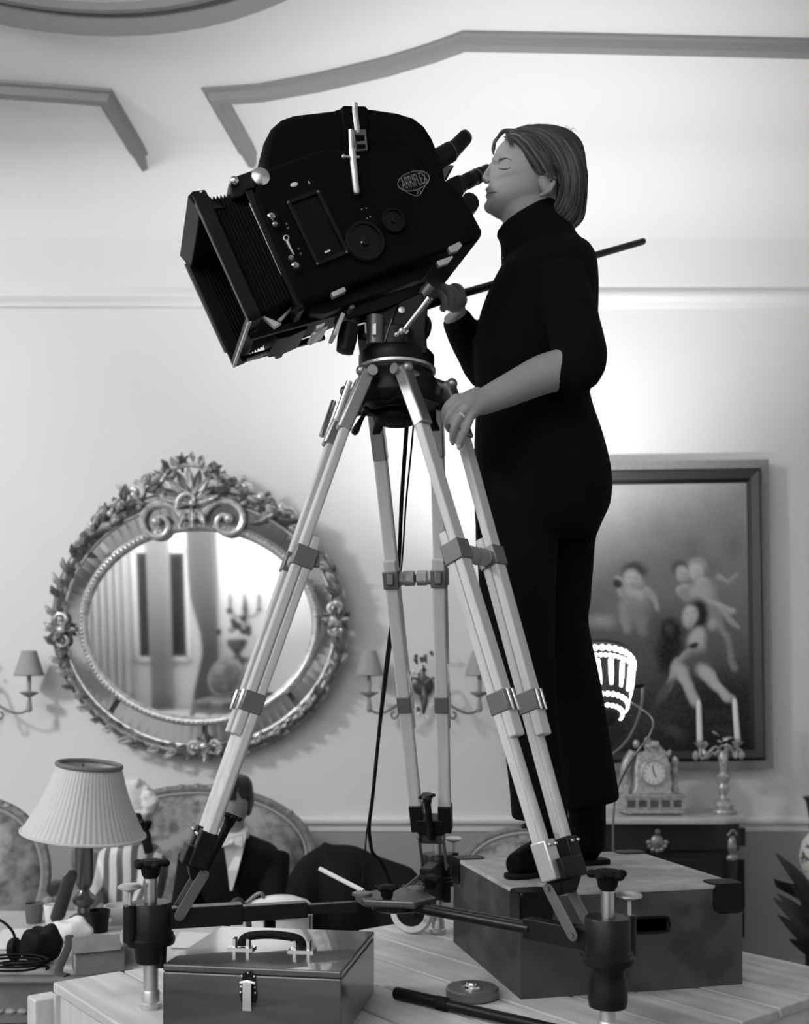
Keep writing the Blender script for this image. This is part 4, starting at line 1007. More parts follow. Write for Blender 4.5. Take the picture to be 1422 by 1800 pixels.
bd_.build('bead_ring', M_gilt, mir, kind='stuff')
# carving
rc = random.Random(11)
def leaf(c, ang, L, wd, lift=.05, curl=.5):
    """pointed acanthus leaf lying on the frame, from c in direction ang"""
    m_ = MB(); d = (math.cos(ang), math.sin(ang)); s = (-d[1], d[0]); rows = []
    for i in range(6):
        t = i / 5; w_ = wd * math.sin(PI * min(1, t * .9 + .12)) * (1 - .2 * (i % 2)); o = lift + curl * .05 * math.sin(t * PI) + .02 * t
        x, y = c[0] + d[0] * L * t + s[0] * curl * L * .25 * t * t, c[1] + d[1] * L * t + s[1] * curl * L * .25 * t * t
        rows.append([Mp(x + s[0] * w_, y + s[1] * w_, o - .012), Mp(x + s[0] * w_ * .5, y + s[1] * w_ * .5, o + .006), Mp(x, y, o), Mp(x - s[0] * w_ * .5, y - s[1] * w_ * .5, o + .006), Mp(x - s[0] * w_, y - s[1] * w_, o - .012), Mp(x, y, o - .022)])
    return m_.loft(rows)
def scroll(c, r0, turns, a0, sgn, rt, o=.05):
    pts = []; rr = []
    for i in range(int(18 * turns) + 1):
        t = i / (18 * turns); a = a0 + sgn * 2 * PI * turns * t; r = r0 * (1 - .86 * t)
        pts.append(Mp(c[0] + r * math.cos(a), c[1] + r * math.sin(a), o + .015 * t)); rr.append(rt * pm * (1 - .5 * t))
    m_ = MB().tube(pts, rr, 8); m_.sphere(pts[-1], rt * pm * 1.2, 10, 7); return m_
# outer garland of small leaves
for i in range(110):
    a = 2 * PI * i / 110 + rc.gauss(0, .02)
    if 1.05 < a < 2.1: continue
    r = (250, 226); s = 1 if i % 2 else -1
    tg = math.atan2(r[1] * math.cos(a), -r[0] * math.sin(a)) if a < PI / 2 or a > 3 * PI / 2 else math.atan2(-r[1] * math.cos(a), r[0] * math.sin(a))
    lf = leaf((r[0] * math.cos(a), r[1] * math.sin(a)), tg + s * rc.uniform(.2, .6), rc.uniform(18, 28), rc.uniform(6, 9), rc.uniform(.046, .056), s * .6)
    lf.build('carved_leaf', M_gilt if i % 3 else M_gilt_shade, mir)
# shoulder sprays running up to the crest
for s in (-1, 1):
    for i in range(34):
        t = i / 33; x = s * (205 - 140 * t) + rc.gauss(0, 4); y = 140 + 98 * t ** .8 + rc.gauss(0, 6) + 10 * math.sin(t * 9)
        an = math.atan2(.55, -s) + rc.gauss(0, .7)
        leaf((x, y), an, rc.uniform(20, 36), rc.uniform(6, 11), .05 + rc.uniform(-.01, .02), rc.choice((-1, 1)) * .8).build('carved_leaf', M_gilt if rc.random() < .6 else M_gilt_shade, mir)
    for (x, y, r) in ((150, 196, 7), (120, 214, 8), (172, 178, 6), (104, 226, 7), (136, 196, 6), (92, 206, 6)):
        MB().sphere(Mp(s * x + rc.gauss(0, 3), y, .07), r * pm, 10, 7).build('carved_flower', M_gilt, mir)
    scroll((s * 58, 176), 40, 1.35, PI / 2 + s * 1.2, -s, 7).build('carved_scroll', M_gilt, mir)
    scroll((s * 96, 232), 17, 1.2, PI / 2, s, 5).build('carved_scroll', M_gilt, mir)
    scroll((s * 136, 206), 15, 1.2, PI / 2, s, 4).build('carved_scroll', M_gilt_shade, mir)
    scroll((s * 34, 262), 15, 1.2, PI / 2 - s * .4, -s, 5).build('carved_scroll', M_gilt_shade, mir)
    scroll((s * 52, 238), 19, 1.1, PI / 2, -s, 5).build('carved_scroll', M_gilt, mir)
# shell in the middle of the crest
for k in range(9):
    an = PI / 2 + (k - 4) * .36
    leaf((0, 210), an, 60 - abs(k - 4) * 3, 12, .075, 0).build('shell_rib', M_gilt if k % 2 == 0 else M_gilt_shade, mir)
scroll((0, 208), 24, .62, PI * 1.1, -1, 5, .085).build('carved_scroll', M_gilt, mir)
for (x, y, a, L) in ((0, 200, -PI / 2, 36), (-12, 196, -PI / 2 - .35, 30), (12, 196, -PI / 2 + .35, 30), (-20, 268, PI / 2 + .4, 22), (18, 268, PI / 2 - .4, 22)):
    leaf((x, y), a, L, 8, .07, .2).build('carved_leaf', M_gilt, mir)
for k in range(5): leaf((-13, 282), PI / 2 + (k - 2) * 1.0, 14, 3, .04, 0).build('carved_finial', M_gilt_shade, mir)
MB().tube([Mp(-14, 262, .04), Mp(-13, 284, .04)], .008, 6).build('finial_stem', M_gilt_shade, mir)
MB().tube([Mp(-2 + 50 * math.cos(2 * PI * i / 40), 234 + 40 * math.sin(2 * PI * i / 40), .055) for i in range(40)], .012, 8, closed=True).build('shell_border', M_gilt, mir)
for k in range(12):
    a = PI * k / 11; leaf((-2 + 52 * math.cos(a), 240 + 40 * math.sin(a)), a + rc.gauss(0, .4), rc.uniform(10, 18), 6, .055, rc.choice((-.6, .6))).build('carved_leaf', M_gilt if k % 2 else M_gilt_shade, mir)
# cartouches at both sides and below
for (cx0, cy0, a0) in ((-236, 0, PI), (236, 0, 0), (0, -212, -PI / 2)):
    for k in range(7):
        leaf((cx0, cy0), a0 + (k - 3) * .42, 30 - abs(k - 3) * 2, 6.5, .06, (k - 3) * .25).build('carved_leaf', M_gilt if k % 2 else M_gilt_shade, mir)
    for k in range(5):
        leaf((cx0, cy0), a0 + PI + (k - 2) * .45, 24 - abs(k - 2) * 2, 6, .055, (k - 2) * .3).build('carved_leaf', M_gilt if k % 2 == 0 else M_gilt_shade, mir)
    ux, uy = math.cos(a0), math.sin(a0)
    for s in (-1, 1):
        scroll((cx0 - uy * s * 17, cy0 + ux * s * 17), 13, 1.2, a0, s, 4, .06).build('carved_scroll', M_gilt, mir)
        leaf((cx0 - uy * s * 26, cy0 + ux * s * 26), a0 + s * PI / 2, 26, 6, .055, -s * .5).build('carved_leaf', M_gilt_shade, mir)
    MB().sphere(Mp(cx0, cy0, .075), 8 * pm, 12, 8).build('carved_boss', M_gilt, mir)
MB().add([Mp(-30, -232, -.02), Mp(30, -232, -.02), Mp(30, 232, -.02), Mp(-30, 232, -.02), Mp(-30, -232, -.05), Mp(30, -232, -.05), Mp(30, 232, -.05), Mp(-30, 232, -.05)], [(0, 1, 2, 3), (4, 7, 6, 5), (0, 4, 5, 1), (2, 6, 7, 3), (0, 3, 7, 4), (1, 5, 6, 2)]).build('back_board', M_gilt_shade, mir)

# ------------------------------------------------------------------ framed painting
YPT = 5.12; pt_ = YPT / F
pc = P(1124.5, 1083, YPT); PR = math.radians(.9)
pX = V((math.cos(PR), 0, math.sin(PR))); pZ = V((-math.sin(PR), 0, math.cos(PR)))
HWP, HHP = 231, 272
def Pp(x, y, o=0.0): return pc + pX * (x * pt_) + pZ * (y * pt_) - V((0, o, 0))
pnt = root('framed_painting', pc - pZ * (HHP * pt_), 'tall dark-framed oil painting of pale winged children behind the woman', 'painting')
def pframe(name, o0, o1, z0, z1, m):
    """mitred bars from half-extents o0 (outer) to o1 (inner)"""
    for (a, b, c, d) in (((-1, -1), (1, -1), 0, 0), ((1, -1), (1, 1), 0, 0), ((1, 1), (-1, 1), 0, 0), ((-1, 1), (-1, -1), 0, 0)):
        q = [Pp(a[0] * (HWP - o0), a[1] * (HHP - o0), z0), Pp(b[0] * (HWP - o0), b[1] * (HHP - o0), z0), Pp(b[0] * (HWP - o1), b[1] * (HHP - o1), z1), Pp(a[0] * (HWP - o1), a[1] * (HHP - o1), z1)]
        m_ = MB().prism(q, (0, .05, 0)); m_.build(name, m, pnt, smooth=False)
M_fgrey = mat('frame_grey', .26, .7, noise=(50, .12), spec=.2); M_fdark = mat('frame_ebony', .010, .4, spec=.3); M_fgilt = mat('frame_mid', .05, .28, spec=.4)
pframe('outer_bar', 0, 15, .0, .004, M_fgrey)
pframe('frame_bar', 15, 21, .006, .030, M_fdark)
pframe('frame_bar', 21, 34, .030, .016, M_fgilt)
pframe('frame_bar', 34, 41, .018, .006, M_fdark)
# canvas: painted scene as a colour attribute on a fine grid (flat print)
NX, NY = 170, 210
ix0, ix1, iy0, iy1 = -(HWP - 41), (HWP - 41), -(HHP - 41), (HHP - 41)
gx, gy = np.meshgrid(np.linspace(ix0, ix1, NX), np.linspace(iy1, iy0, NY))          # image px offsets, y up
X = gx + 1124.5; Yp = 1083 - gy                                                     # photo pixel coordinates
def nz2(seed, sc):
    r = np.random.RandomState(seed); out = np.zeros_like(X)
    for k in range(10):
        a = r.uniform(0, 2 * PI); f = r.uniform(.5, 1.6) / sc; out += np.sin((X * math.cos(a) + Yp * math.sin(a)) * f + r.uniform(0, 7))
    return out / 5
X0, Y0 = X.copy(), Yp.copy()
wx, wy = 3.2 * nz2(7, 16) + 1.6 * nz2(9, 6), 3.2 * nz2(8, 16) + 1.6 * nz2(10, 6)
tone = .30 - .245 * np.clip((Yp - 950) / 270, 0, 1) + .10 * np.clip((930 - Yp) / 80, 0, 1)
tone += .030 * nz2(1, 22) * (tone / .3) + .018 * nz2(2, 9) * (tone / .3)
X, Yp = X + wx, Yp + wy
def blob(cx, cy, rx, ry, ang, val, soft=.25, amt=1.0):
    """soft dab of paint; shaded a little towards its lower right"""
    global tone
    c, s = math.cos(math.radians(ang)), math.sin(math.radians(ang)); dx, dy = X - cx, Yp - cy
    u, v = (dx * c + dy * s) / rx, (-dx * s + dy * c) / ry
    q = np.sqrt(u * u + v * v); soft = soft + .12
    a = np.clip((1 + soft - q) / (2 * soft), 0, 1) * amt; a = a * a * (3 - 2 * a)
    sh = np.clip(1 - .28 * (dx / max(rx, ry) * .5 + dy / max(rx, ry) * .8), .55, 1.25)
    tone = tone * (1 - a) + val * .82 * sh * a
def limb(pts, w0, w1, val, soft=.3):
    n = 7
    for (x0, y0), (x1, y1) in zip(pts[:-1], pts[1:]):
        for i in range(n):
            t = i / (n - 1); w_ = w0 + (w1 - w0) * t; blob(x0 + (x1 - x0) * t, y0 + (y1 - y0) * t, w_, w_, 0, val, soft, .75)
        w0 = w1
for (x0, y0, x1, y1, w_, v) in ((1165, 850, 1220, 1010, 14, .42), (1145, 860, 1110, 960, 18, .42), (1185, 850, 1290, 915, 10, .42), (1100, 860, 1140, 990, 9, .36)):
    blob((x0 + x1) / 2, (y0 + y1) / 2, math.hypot(x1 - x0, y1 - y0) / 2, w_, math.degrees(math.atan2(y1 - y0, x1 - x0)), v, .8, .55)
blob(1270, 905, 45, 10, -15, .40, .7, .6); blob(1090, 905, 40, 40, 0, .46, .9, .6); blob(1230, 980, 70, 18, 40, .20, .9, .5); blob(1290, 960, 26, 40, 0, .20, .9, .6)
blob(1260, 1250, 70, 60, 0, .03, .6, .8); blob(1180, 1120, 50, 50, 0, .08, .8, .7); blob(1230, 1315, 120, 40, 0, .025, .5, .8); blob(1060, 1300, 40, 60, 0, .03, .5, .7)
blob(960, 1200, 70, 120, 0, .06, .6, .7); blob(980, 960, 60, 60, 0, .3, .8, .6); blob(1100, 1170, 60, 40, 0, .16, .8, .6)
# child at the left holding something small and dark
blob(1116, 1062, 24, 34, 8, .40, .4); limb([(1100, 1070), (1100, 1110)], 13, 8, .38); limb([(1122, 1080), (1128, 1112)], 13, 8, .30); limb([(1096, 1045), (1088, 1018)], 10, 7, .55)
limb([(1108, 1040), (1128, 1052), (1134, 1036)], 10, 6, .58); limb([(1136, 1040), (1150, 1052), (1156, 1070)], 8, 5, .44)
blob(1116, 1003, 21, 14, 0, .10, .3); blob(1113, 1019, 16, 17, 0, .66, .25); blob(1117, 1030, 10, 6, 0, .5, .4); blob(1085, 1026, 8, 9, 0, .08, .25)
for x_, y_ in ((1106, 1014), (1119, 1014), (1112, 1028)): blob(x_, y_, 4, 1.6, 0, .32, .7, .6)
# embracing pair at the right
blob(1234, 1050, 26, 28, 0, .54, .35); blob(1246, 1078, 22, 24, 0, .36, .45); limb([(1255, 1080), (1275, 1120), (1290, 1176)], 14, 6, .34); limb([(1212, 1050), (1196, 1040), (1206, 1034)], 12, 7, .52)
limb([(1222, 1046), (1262, 1068), (1288, 1078)], 9, 5, .55); limb([(1270, 1075), (1296, 1104)], 7, 4, .48); limb([(1264, 1016), (1282, 1026), (1294, 1012)], 6, 4, .44)
blob(1198, 1001, 15, 13, 0, .13, .3); blob(1202, 1011, 12, 14, 0, .62, .25); blob(1230, 999, 17, 17, 0, .46, .25); blob(1226, 1008, 13, 14, 0, .68, .25); blob(1236, 1026, 13, 8, 0, .6, .35)
for x_, y_ in ((1198, 1008), (1206, 1010), (1202, 1018)): blob(x_, y_, 3, 1.5, 0, .3, .7, .6)
blob(1254, 1102, 9, 8, 0, .52, .6)
# dark child and the seated one with a lute
blob(1178, 1110, 17, 23, 0, .018, .3); blob(1177, 1108, 9, 13, 0, .09, .5); blob(1174, 1150, 22, 34, 0, .03, .4)
blob(1226, 1082, 20, 25, 0, .04, .3); blob(1212, 1086, 13, 18, 8, .68, .25); blob(1224, 1126, 16, 20, 25, .64, .35); limb([(1228, 1140), (1205, 1156), (1190, 1170)], 12, 6, .60); blob(1217, 1138, 9, 5, -35, .03, .3)
limb([(1188, 1168), (1180, 1192), (1172, 1212)], 10, 6, .50); blob(1226, 1168, 27, 24, 0, .16, .5); limb([(1196, 1182), (1206, 1212), (1220, 1240)], 13, 8, .58); limb([(1236, 1182), (1258, 1212), (1280, 1232)], 14, 8, .62)
for x_, y_ in ((1206, 1081), (1217, 1080), (1211, 1096)): blob(x_, y_, 3, 1.5, 0, .25, .7, .6)
blob(1165, 1216, 26, 8, -50, .14, .5); blob(1280, 1290, 30, 10, 20, .06, .5); blob(1185, 1290, 24, 10, 30, .08, .5); blob(1060, 1092, 26, 14, 0, .5, .5, .7); blob(1255, 1258, 40, 12, 10, .05, .6)
tone = np.clip(tone + .012 * np.random.RandomState(5).randn(NY, NX), .02, .8)
cv_ = MB(); cv_.v = [Pp(a, b, .006) for a, b in zip(gx.ravel(), gy.ravel())]
cv_.f = [(j * NX + i, (j + 1) * NX + i, (j + 1) * NX + i + 1, j * NX + i + 1) for j in range(NY - 1) for i in range(NX - 1)]
m_can = bpy.data.materials.new('painted_canvas'); m_can.use_nodes = True
at = m_can.node_tree.nodes.new('ShaderNodeAttribute'); at.attribute_name = 'paint'
m_can.node_tree.links.new(at.outputs['Color'], m_can.node_tree.nodes['Principled BSDF'].inputs['Base Color']); m_can.node_tree.nodes['Principled BSDF'].inputs['Roughness'].default_value = .9; m_can.node_tree.nodes['Principled BSDF'].inputs['Specular IOR Level'].default_value = .08
can = cv_.build('canvas', m_can, pnt)
ca = can.data.color_attributes.new('paint', 'FLOAT_COLOR', 'POINT'); tt = tone.ravel()
ca.data.foreach_set('color', np.stack([tt, tt, tt, np.ones_like(tt)], 1).ravel().astype(np.float32))
MB().prism([Pp(-HWP + 12, -HHP + 12, -.005), Pp(HWP - 12, -HHP + 12, -.005), Pp(HWP - 12, HHP - 12, -.005), Pp(-HWP + 12, HHP - 12, -.005)], (0, .05, 0)).build('back_board', M_fgrey, pnt)

# ------------------------------------------------------------------ wall sconces beside the mirror
M_bronze = mat('dull_bronze', .14, .4, .6, noise=(60, .3)); M_shade = mat('pale_shade', .33, .8); M_crystal = mat('crystal', .8, .08, 0, .8)
def sconce(cx0, cy0, label, lamps):
    yb = YW - .05; px_ = yb / F
    def S(x, y, o=0): return P(cx0 + x, cy0 + y, yb) - V((0, o, 0))
    r_ = root('wall_sconce', S(0, 60), label, 'wall lamp', 'sconces flanking the mirror')
    bp = MB().lathe([(.03, -.005), (.05, .0), (.055, .015), (.035, .025), (.02, .05), (.001, .055)], S(0, 0, -.045), (0, -1, 0), 18); bp.build('back_plate', M_bronze, r_)
    MB().tube(smooth_path([S(0, 50, .03), S(2, 20, .04), S(-2, -10, .04), S(0, -35, .04)], 4), [.006, .02, .012, .02, .006], 10).build('stem', M_bronze, r_)
    rr = random.Random(int(cx0))
    for k in range(14):
        a = rr.uniform(0, 2 * PI); x, y = rr.gauss(0, 14), rr.uniform(-55, 40)
        c = S(x, y, .05); L = rr.uniform(.02, .05); dv = V((math.cos(a) * L, rr.uniform(-.01, .01), math.sin(a) * L))
        MB().tube(smooth_path([c, c + dv * .5 + V((0, 0, .01)), c + dv], 3), [.004, .012, .002], 7, flat=.5).build('leaf', M_bronze, r_)
    for (x, y) in ((-18, -22), (-4, -30), (-24, 18), (-8, 50), (8, 56), (-14, 38), (14, 36), (22, 20)):
        MB().lathe([(.001, -.016), (.009, -.004), (.010, .004), (.001, .014)], S(x, y, .07), (0, 0, 1), 8).build('crystal_drop', M_crystal, r_)
    for dx in lamps:
        s = 1 if dx > 0 else -1
        MB().tube(smooth_path([S(0, 0, .05), S(s * 20, -12, .07), S(s * 35, 25, .09), S(dx * .75, 48, .10), S(dx, 40, .10), S(dx, 14, .10)], 5), .006, 8).build('arm', M_bronze, r_)
        MB().tube(smooth_path([S(s * 38, 30, .09), S(s * 44, 52, .09), S(s * 52, 58, .09), S(s * 56, 50, .09), S(s * 50, 46, .09)], 4), .005, 7).build('arm_scroll', M_bronze, r_)
        c = S(dx, 14, .10)
        MB().lathe([(.012, -.02), (.045, .0), (.048, .006), (.012, .01)], c, n=18).build('drip_pan', M_shade, r_)
        MB().lathe([(.001, -.10), (.016, -.085), (.014, -.06), (.006, -.02)], c, n=12).build('pendant', M_shade, r_)
        MB().lathe([(.010, .008), (.010, .10)], c, n=12).build('candle_tube', M_shade, r_)
        sh_ = MB(); pr = [(.075, .09), (.036, .215)]
        rings = [[c + V((r * math.cos(2 * PI * j / 28), r * math.sin(2 * PI * j / 28), z)) for j in range(28)] for r, z in pr + [(r - .003, z) for r, z in reversed(pr)]]
        sh_.loft(rings, closed=True); so = sh_.build('shade', M_shade, r_)
        MB().tube([c + V((0, 0, .10)), c + V((0, 0, .21))], .003, 6).build('shade_holder', M_bronze, so)
        MB().tube([c + V((-.037, 0, .205)), c + V((.037, 0, .205))], .002, 6).build('shade_holder', M_bronze, so)
sconce(744, 1205, 'bronze two-arm wall sconce with pale shades right of the oval mirror', (-94, 96))
sconce(-38, 1205, 'bronze two-arm wall sconce with pale shades left of the oval mirror', (-100, 102))
# ------------------------------------------------------------------ oval-backed chairs and settee
M_carved = mat('carved_walnut', .20, .35, .25, noise=(35, .35)); M_tap = mat('tapestry', .20, .9, noise=(22, .55), patch=(9, .34, .5, .62))
M_tapd = mat('tapestry_dark', .10, .9, noise=(22, .5), patch=(9, .20, .5, .62))
def oval_seat(name, base, width, zback, rz, label, cat, group=None, arms=True, m=M_tap, depth=.55, zseat=.46, lean=.10, ry=None):
    """upholstered oval-back seat; base = point on the floor under the back, facing -Y when rz = 0"""
    R = rotz(rz); B0 = V((base[0], base[1], 0))
    def S(x, y, z): return B0 + R @ V((x, y, z))
    r_ = root(name, B0, label, cat, group); hw = width / 2
    hb = ry if ry else (zback - zseat - .06) / 2; zc0 = zback - hb
    def bk(a, kx, kz, o): x = hw * kx * math.cos(a); z = hb * kz * math.sin(a); return S(x, lean * (z / hb) + o, zc0 + z)
    n = 48
    rim = MB().tube([bk(2 * PI * i / n, 1, 1, 0) for i in range(n)], .024, 8, closed=True); ro = rim.build('back_frame', M_carved, r_)
    MB().tube([bk(2 * PI * i / n, .955, .945, -.02) for i in range(n)], .007, 6, closed=True).build('frame_bead', mat('gilt_line', .45, .35, .5), ro)
    pad = MB(); rings = []
    for k, o in ((.94, 0), (.93, -.018), (.75, -.042), (.45, -.055), (.15, -.06), (.02, -.06)): rings.append([bk(2 * PI * i / n, k, k, o) for i in range(n)])
    rb = [[bk(2 * PI * i / n, k, k, .02) for i in range(n)] for k in (.02, .94)]
    pad.loft(rings[::-1] + rb[::-1]); pad.build('back_pad', m, r_, ang=80)
    rr = random.Random(5); cr = []
    for i in range(-3, 4):
        a = PI / 2 + i * .13; c = bk(a, 1.02, 1.04, -.01)
        MB().sphere(c, (.026, .016, .018 - .002 * abs(i)), 8, 6).build('carved_leaf', M_carved, ro)
    for a in (PI * .22, PI * .3, PI * .7, PI * .78): MB().sphere(bk(a, 1.03, 1.03, -.01), (.022, .014, .012), 8, 6).build('carved_leaf', M_carved, ro)
    st = MB(); ns = 4
    pts = [(-hw * .98, .0), (-hw * 1.02, -depth * .5), (-hw * .95, -depth), (0, -depth * 1.06), (hw * .95, -depth), (hw * 1.02, -depth * .5), (hw * .98, .0)]
    rings = []
    for k, z in ((1.0, zseat - .07), (1.0, zseat - .02), (.96, zseat + .015), (.80, zseat + .035), (.3, zseat + .045)):
        rings.append([S(x * k, -depth / 2 + (y + depth / 2) * k, z) for x, y in pts])
    st.loft(rings); st.build('seat', m, r_)
    MB().prism([S(x * 1.01, -depth / 2 + (y + depth / 2) * 1.01, zseat - .13) for x, y in pts], (0, 0, .065)).build('seat_rail', M_carved, r_, bevel=.008)
    for sx in (-1, 1):
        for yy in (-.02, -depth + .02):
            MB().tube(smooth_path([S(sx * hw * .9, yy, zseat - .09), S(sx * hw * .95, yy - .03, zseat * .5), S(sx * hw * .88, yy, .012)], 5), [.035, .026, .016, .02], 10).build('leg', M_carved, r_)
        MB().tube([bk(-PI / 2 + sx * .7, 1, 1, 0), S(sx * hw * .8, -.02, zseat - .08)], [.022, .026], 8).build('back_stile', M_carved, r_)
        if arms:
            ar = smooth_path([bk(PI / 2 - sx * (PI / 2 + .25), 1, 1, 0), S(sx * hw * 1.08, -depth * .25, zseat + .23), S(sx * hw * 1.10, -depth * .55, zseat + .22), S(sx * hw * 1.06, -depth * .68, zseat + .18), S(sx * hw * 1.0, -depth * .72, zseat + .08), S(sx * hw * 1.0, -depth * .80, zseat - .06)], 5)
            MB().tube(ar, [.022, .022, .024, .026, .02, .026], 10).build('armrest', M_carved, r_)
            MB().tube(smooth_path([S(sx * hw * 1.06, -depth * .12, zseat + .245), S(sx * hw * 1.09, -depth * .3, zseat + .262), S(sx * hw * 1.10, -depth * .5, zseat + .245)], 4), [.016, .028, .028, .016], 10).build('arm_pad', m, r_)
    return r_
sx_ = P(333, 1500, 4.62)
oval_seat('settee', (sx_.x, 4.72), 1.12, 1.095, 0, 'carved oval-backed settee in tapestry under the big mirror', 'sofa', depth=.64, lean=.08, zseat=.42)
ax_ = P(-36, 1500, 3.98)
oval_seat('armchair', (ax_.x - .01, 3.98), .52, 1.10, math.radians(14), 'oval-backed tapestry armchair beside the pleated lamp', 'chair', 'oval-backed chairs', depth=.5, lean=.1)
bx2 = P(935, 1500, 4.55)
oval_seat('armchair', (bx2.x, 4.66), .62, .905, 0, 'oval-backed armchair half hidden behind the crate and boots', 'chair', 'oval-backed chairs', depth=.5, lean=.08)

# ------------------------------------------------------------------ man in a dinner jacket sitting on the settee
M_dark = mat('black_wool', .008, .9, spec=.15); M_shirt = mat('white_shirt', .72, .8); M_dhair = mat('black_hair', .012, .5, spec=.5)
YN = 4.02
def seated(cx0, Yc, head, sh, skin, name, label):
    """continuous seated figure; head: list of (y, xl, xr, hw) slices, sh: torso slices"""
    b = MB(); b.loft([head_ring2(*r, Yc=Yc) for r in head]); b.loft([tring(*r) for r in sh])
    return b
def head_ring2(y, xf, xb, hw, Yc, n=28): return tring((xf, y), (xb, y), hw, Yc, n, 2.1)
mb = MB()
mb.loft([head_ring2(*r, Yc=YN) for r in ((1366, 398, 426, .04), (1372, 388, 434, .062), (1384, 382, 438, .076), (1400, 380, 439, .081), (1415, 380, 438, .080), (1428, 380, 434, .075), (1440, 382, 430, .066), (1450, 385, 424, .055), (1459, 388, 414, .040), (1464, 392, 406, .022))])
mb.tube([P(384, 1413, YN - .062), P(378, 1424, YN - .078), P(378, 1430, YN - .080), P(384, 1433, YN - .066)], [.007, .011, .013, .008], 10)
mb.sphere(P(430, 1424, YN - .02), (.008, .018, .028), 10, 8)
mb.tube([P(384, 1446, YN - .07), P(388, 1447, YN - .078), P(398, 1446, YN - .078)], .007, 8)
mb.loft([tring((390, 1440), (428, 1440), .055, YN + .01), tring((392, 1465), (430, 1462), .058, YN + .02), tring((380, 1485), (445, 1485), .085, YN + .04)])
TM = [((392, 1468), (434, 1466), .070, YN + .03), ((362, 1480), (462, 1478), .105, YN + .05), ((338, 1495), (488, 1492), .125, YN + .06), ((330, 1530), (500, 1528), .13, YN + .06), ((338, 1580), (490, 1580), .13, YN + .07), ((345, 1640), (480, 1640), .14, YN + .10), ((345, 1675), (480, 1675), .15, YN + .12)]
mb.loft([tring((r[0][0] + 8, r[0][1] + 3), (r[1][0] - 8, r[1][1] + 3), r[2] - .015, r[3]) for r in TM])
hipz = .53
for sx in (-1, 1):
    h = P(412 + sx * 40, 1660, YN + .1); k = V((h.x + sx * .04, YN - .42, .53)); f = V((k.x, k.y - .02, .08))
    mb.tube(smooth_path([h, (h + k) / 2, k], 3), [.08, .075, .055], 14); mb.tube(smooth_path([k, (k + f) / 2, f], 3), [.055, .052, .036], 12)
    mb.tube([f - V((0, -.04, .03)), f - V((0, .16, .045))], [.035, .03], 10)
    s_ = P(412 + sx * 74, 1500, YN + .06); e_ = V((s_.x + sx * .01, YN - .06, .70)); w_ = V((412 * 0 + h.x + sx * .03, YN - .30, .62))
    mb.tube(smooth_path([s_, e_], 3), [.05, .042], 12); mb.tube([e_, w_], [.042, .028], 12); mb.sphere(w_ - V((0, .05, 0)), (.03, .05, .018), 12, 8)
    for q in range(4): mb.tube([w_ + V(((q - 1.5) * .016, -.08, .004)), w_ + V(((q - 1.5) * .018, -.125, -.006))], [.009, .007], 8)
    mb.tube([w_ + V((-sx * .02, -.04, 0)), w_ + V((-sx * .042, -.08, 0))], [.011, .008], 8)
man = mb.build('person', mat('skin_man', .26, .6, noise=(9, .05)), None, remesh=.005, relax=2)
tag(man, 'dark-haired man in black dinner jacket sitting on the settee', 'person')
jk = MB(); jk.loft([tring(*r) for r in interp_rings(TM, 2)])
for sx in (-1, 1):
    h = P(412 + sx * 40, 1660, YN + .1); s_ = P(412 + sx * 72, 1503, YN + .06); e_ = V((s_.x + sx * .01, YN - .06, .70)); w_ = V((h.x + sx * .03, YN - .27, .625))
    jk.tube(smooth_path([s_, (s_ + e_) / 2, e_], 3), [.062, .058, .054], 14); jk.tube([e_, w_], [.055, .042], 14)
jk.build('jacket', M_dark, man, remesh=.008, relax=2)
tr = MB()
for sx in (-1, 1):
    h = P(412 + sx * 40, 1660, YN + .1); k = V((h.x + sx * .04, YN - .42, .53)); f = V((k.x, k.y - .02, .08))
    tr.tube(smooth_path([h, (h + k) / 2, k, (k + f) / 2 + V((0, -.01, 0)), f], 4), [.098, .09, .078, .068, .06], 14)
    MB().tube(smooth_path([f + V((0, .05, -.045)), f + V((0, -.03, -.02)), f + V((0, -.18, -.045))], 3), [.042, .045, .034], 12).build('shoe', M_boot, man)
tr.build('trousers', M_dark, man, remesh=.008, relax=2)
ysh = YN - .095
shp = MB().prism([P(392, 1472, ysh + .03), P(432, 1464, ysh + .06), P(428, 1490, ysh), P(418, 1530, ysh - .01), P(408, 1566, ysh - .01), P(404, 1566, ysh - .01), P(400, 1530, ysh - .01), P(394, 1490, ysh)], (0, .02, 0)); shp.build('shirt_front', M_shirt, man, smooth=False)
MB().lathe([(.060, 0), (.064, .02), (.060, .04)], P(411, 1474, YN + .005), (0, -.3, 1), 24).build('collar', M_shirt, man)
bt = MB()
for s in (-1, 1): bt.prism([P(408, 1480, ysh - .02), P(408 + s * 6, 1474, ysh - .025), P(408 + s * 19, 1470, ysh - .02), P(408 + s * 19, 1490, ysh - .02), P(408 + s * 6, 1486, ysh - .025)], (0, .02, 0))
bt.sphere(P(408, 1480, ysh - .015), .014, 10, 8); bt.build('bow_tie', M_shirt, man, bevel=.003)
hr = MB(); hr.loft([head_ring2(*r, Yc=YN + .012) for r in ((1360, 396, 424, .035), (1365, 386, 436, .062), (1376, 379, 443, .082), (1390, 377, 445, .088), (1402, 380, 446, .086))])
hr.loft([tring((410, 1400), (446, 1400), .08, YN + .03), tring((430, 1414), (445, 1412), .075, YN + .05), tring((434, 1426), (442, 1424), .055, YN + .055), tring((436, 1434), (440, 1433), .04, YN + .055)])
for i in range(9): hr.tube(smooth_path([P(398 + i * 2, 1368, YN - .06), P(388 + i * 3, 1388, YN - .088), P(383 + i * 4, 1408, YN - .086)], 3), [.007, .009, .003], 7)
hr.build('hair', M_dhair, man, remesh=.006, relax=1)

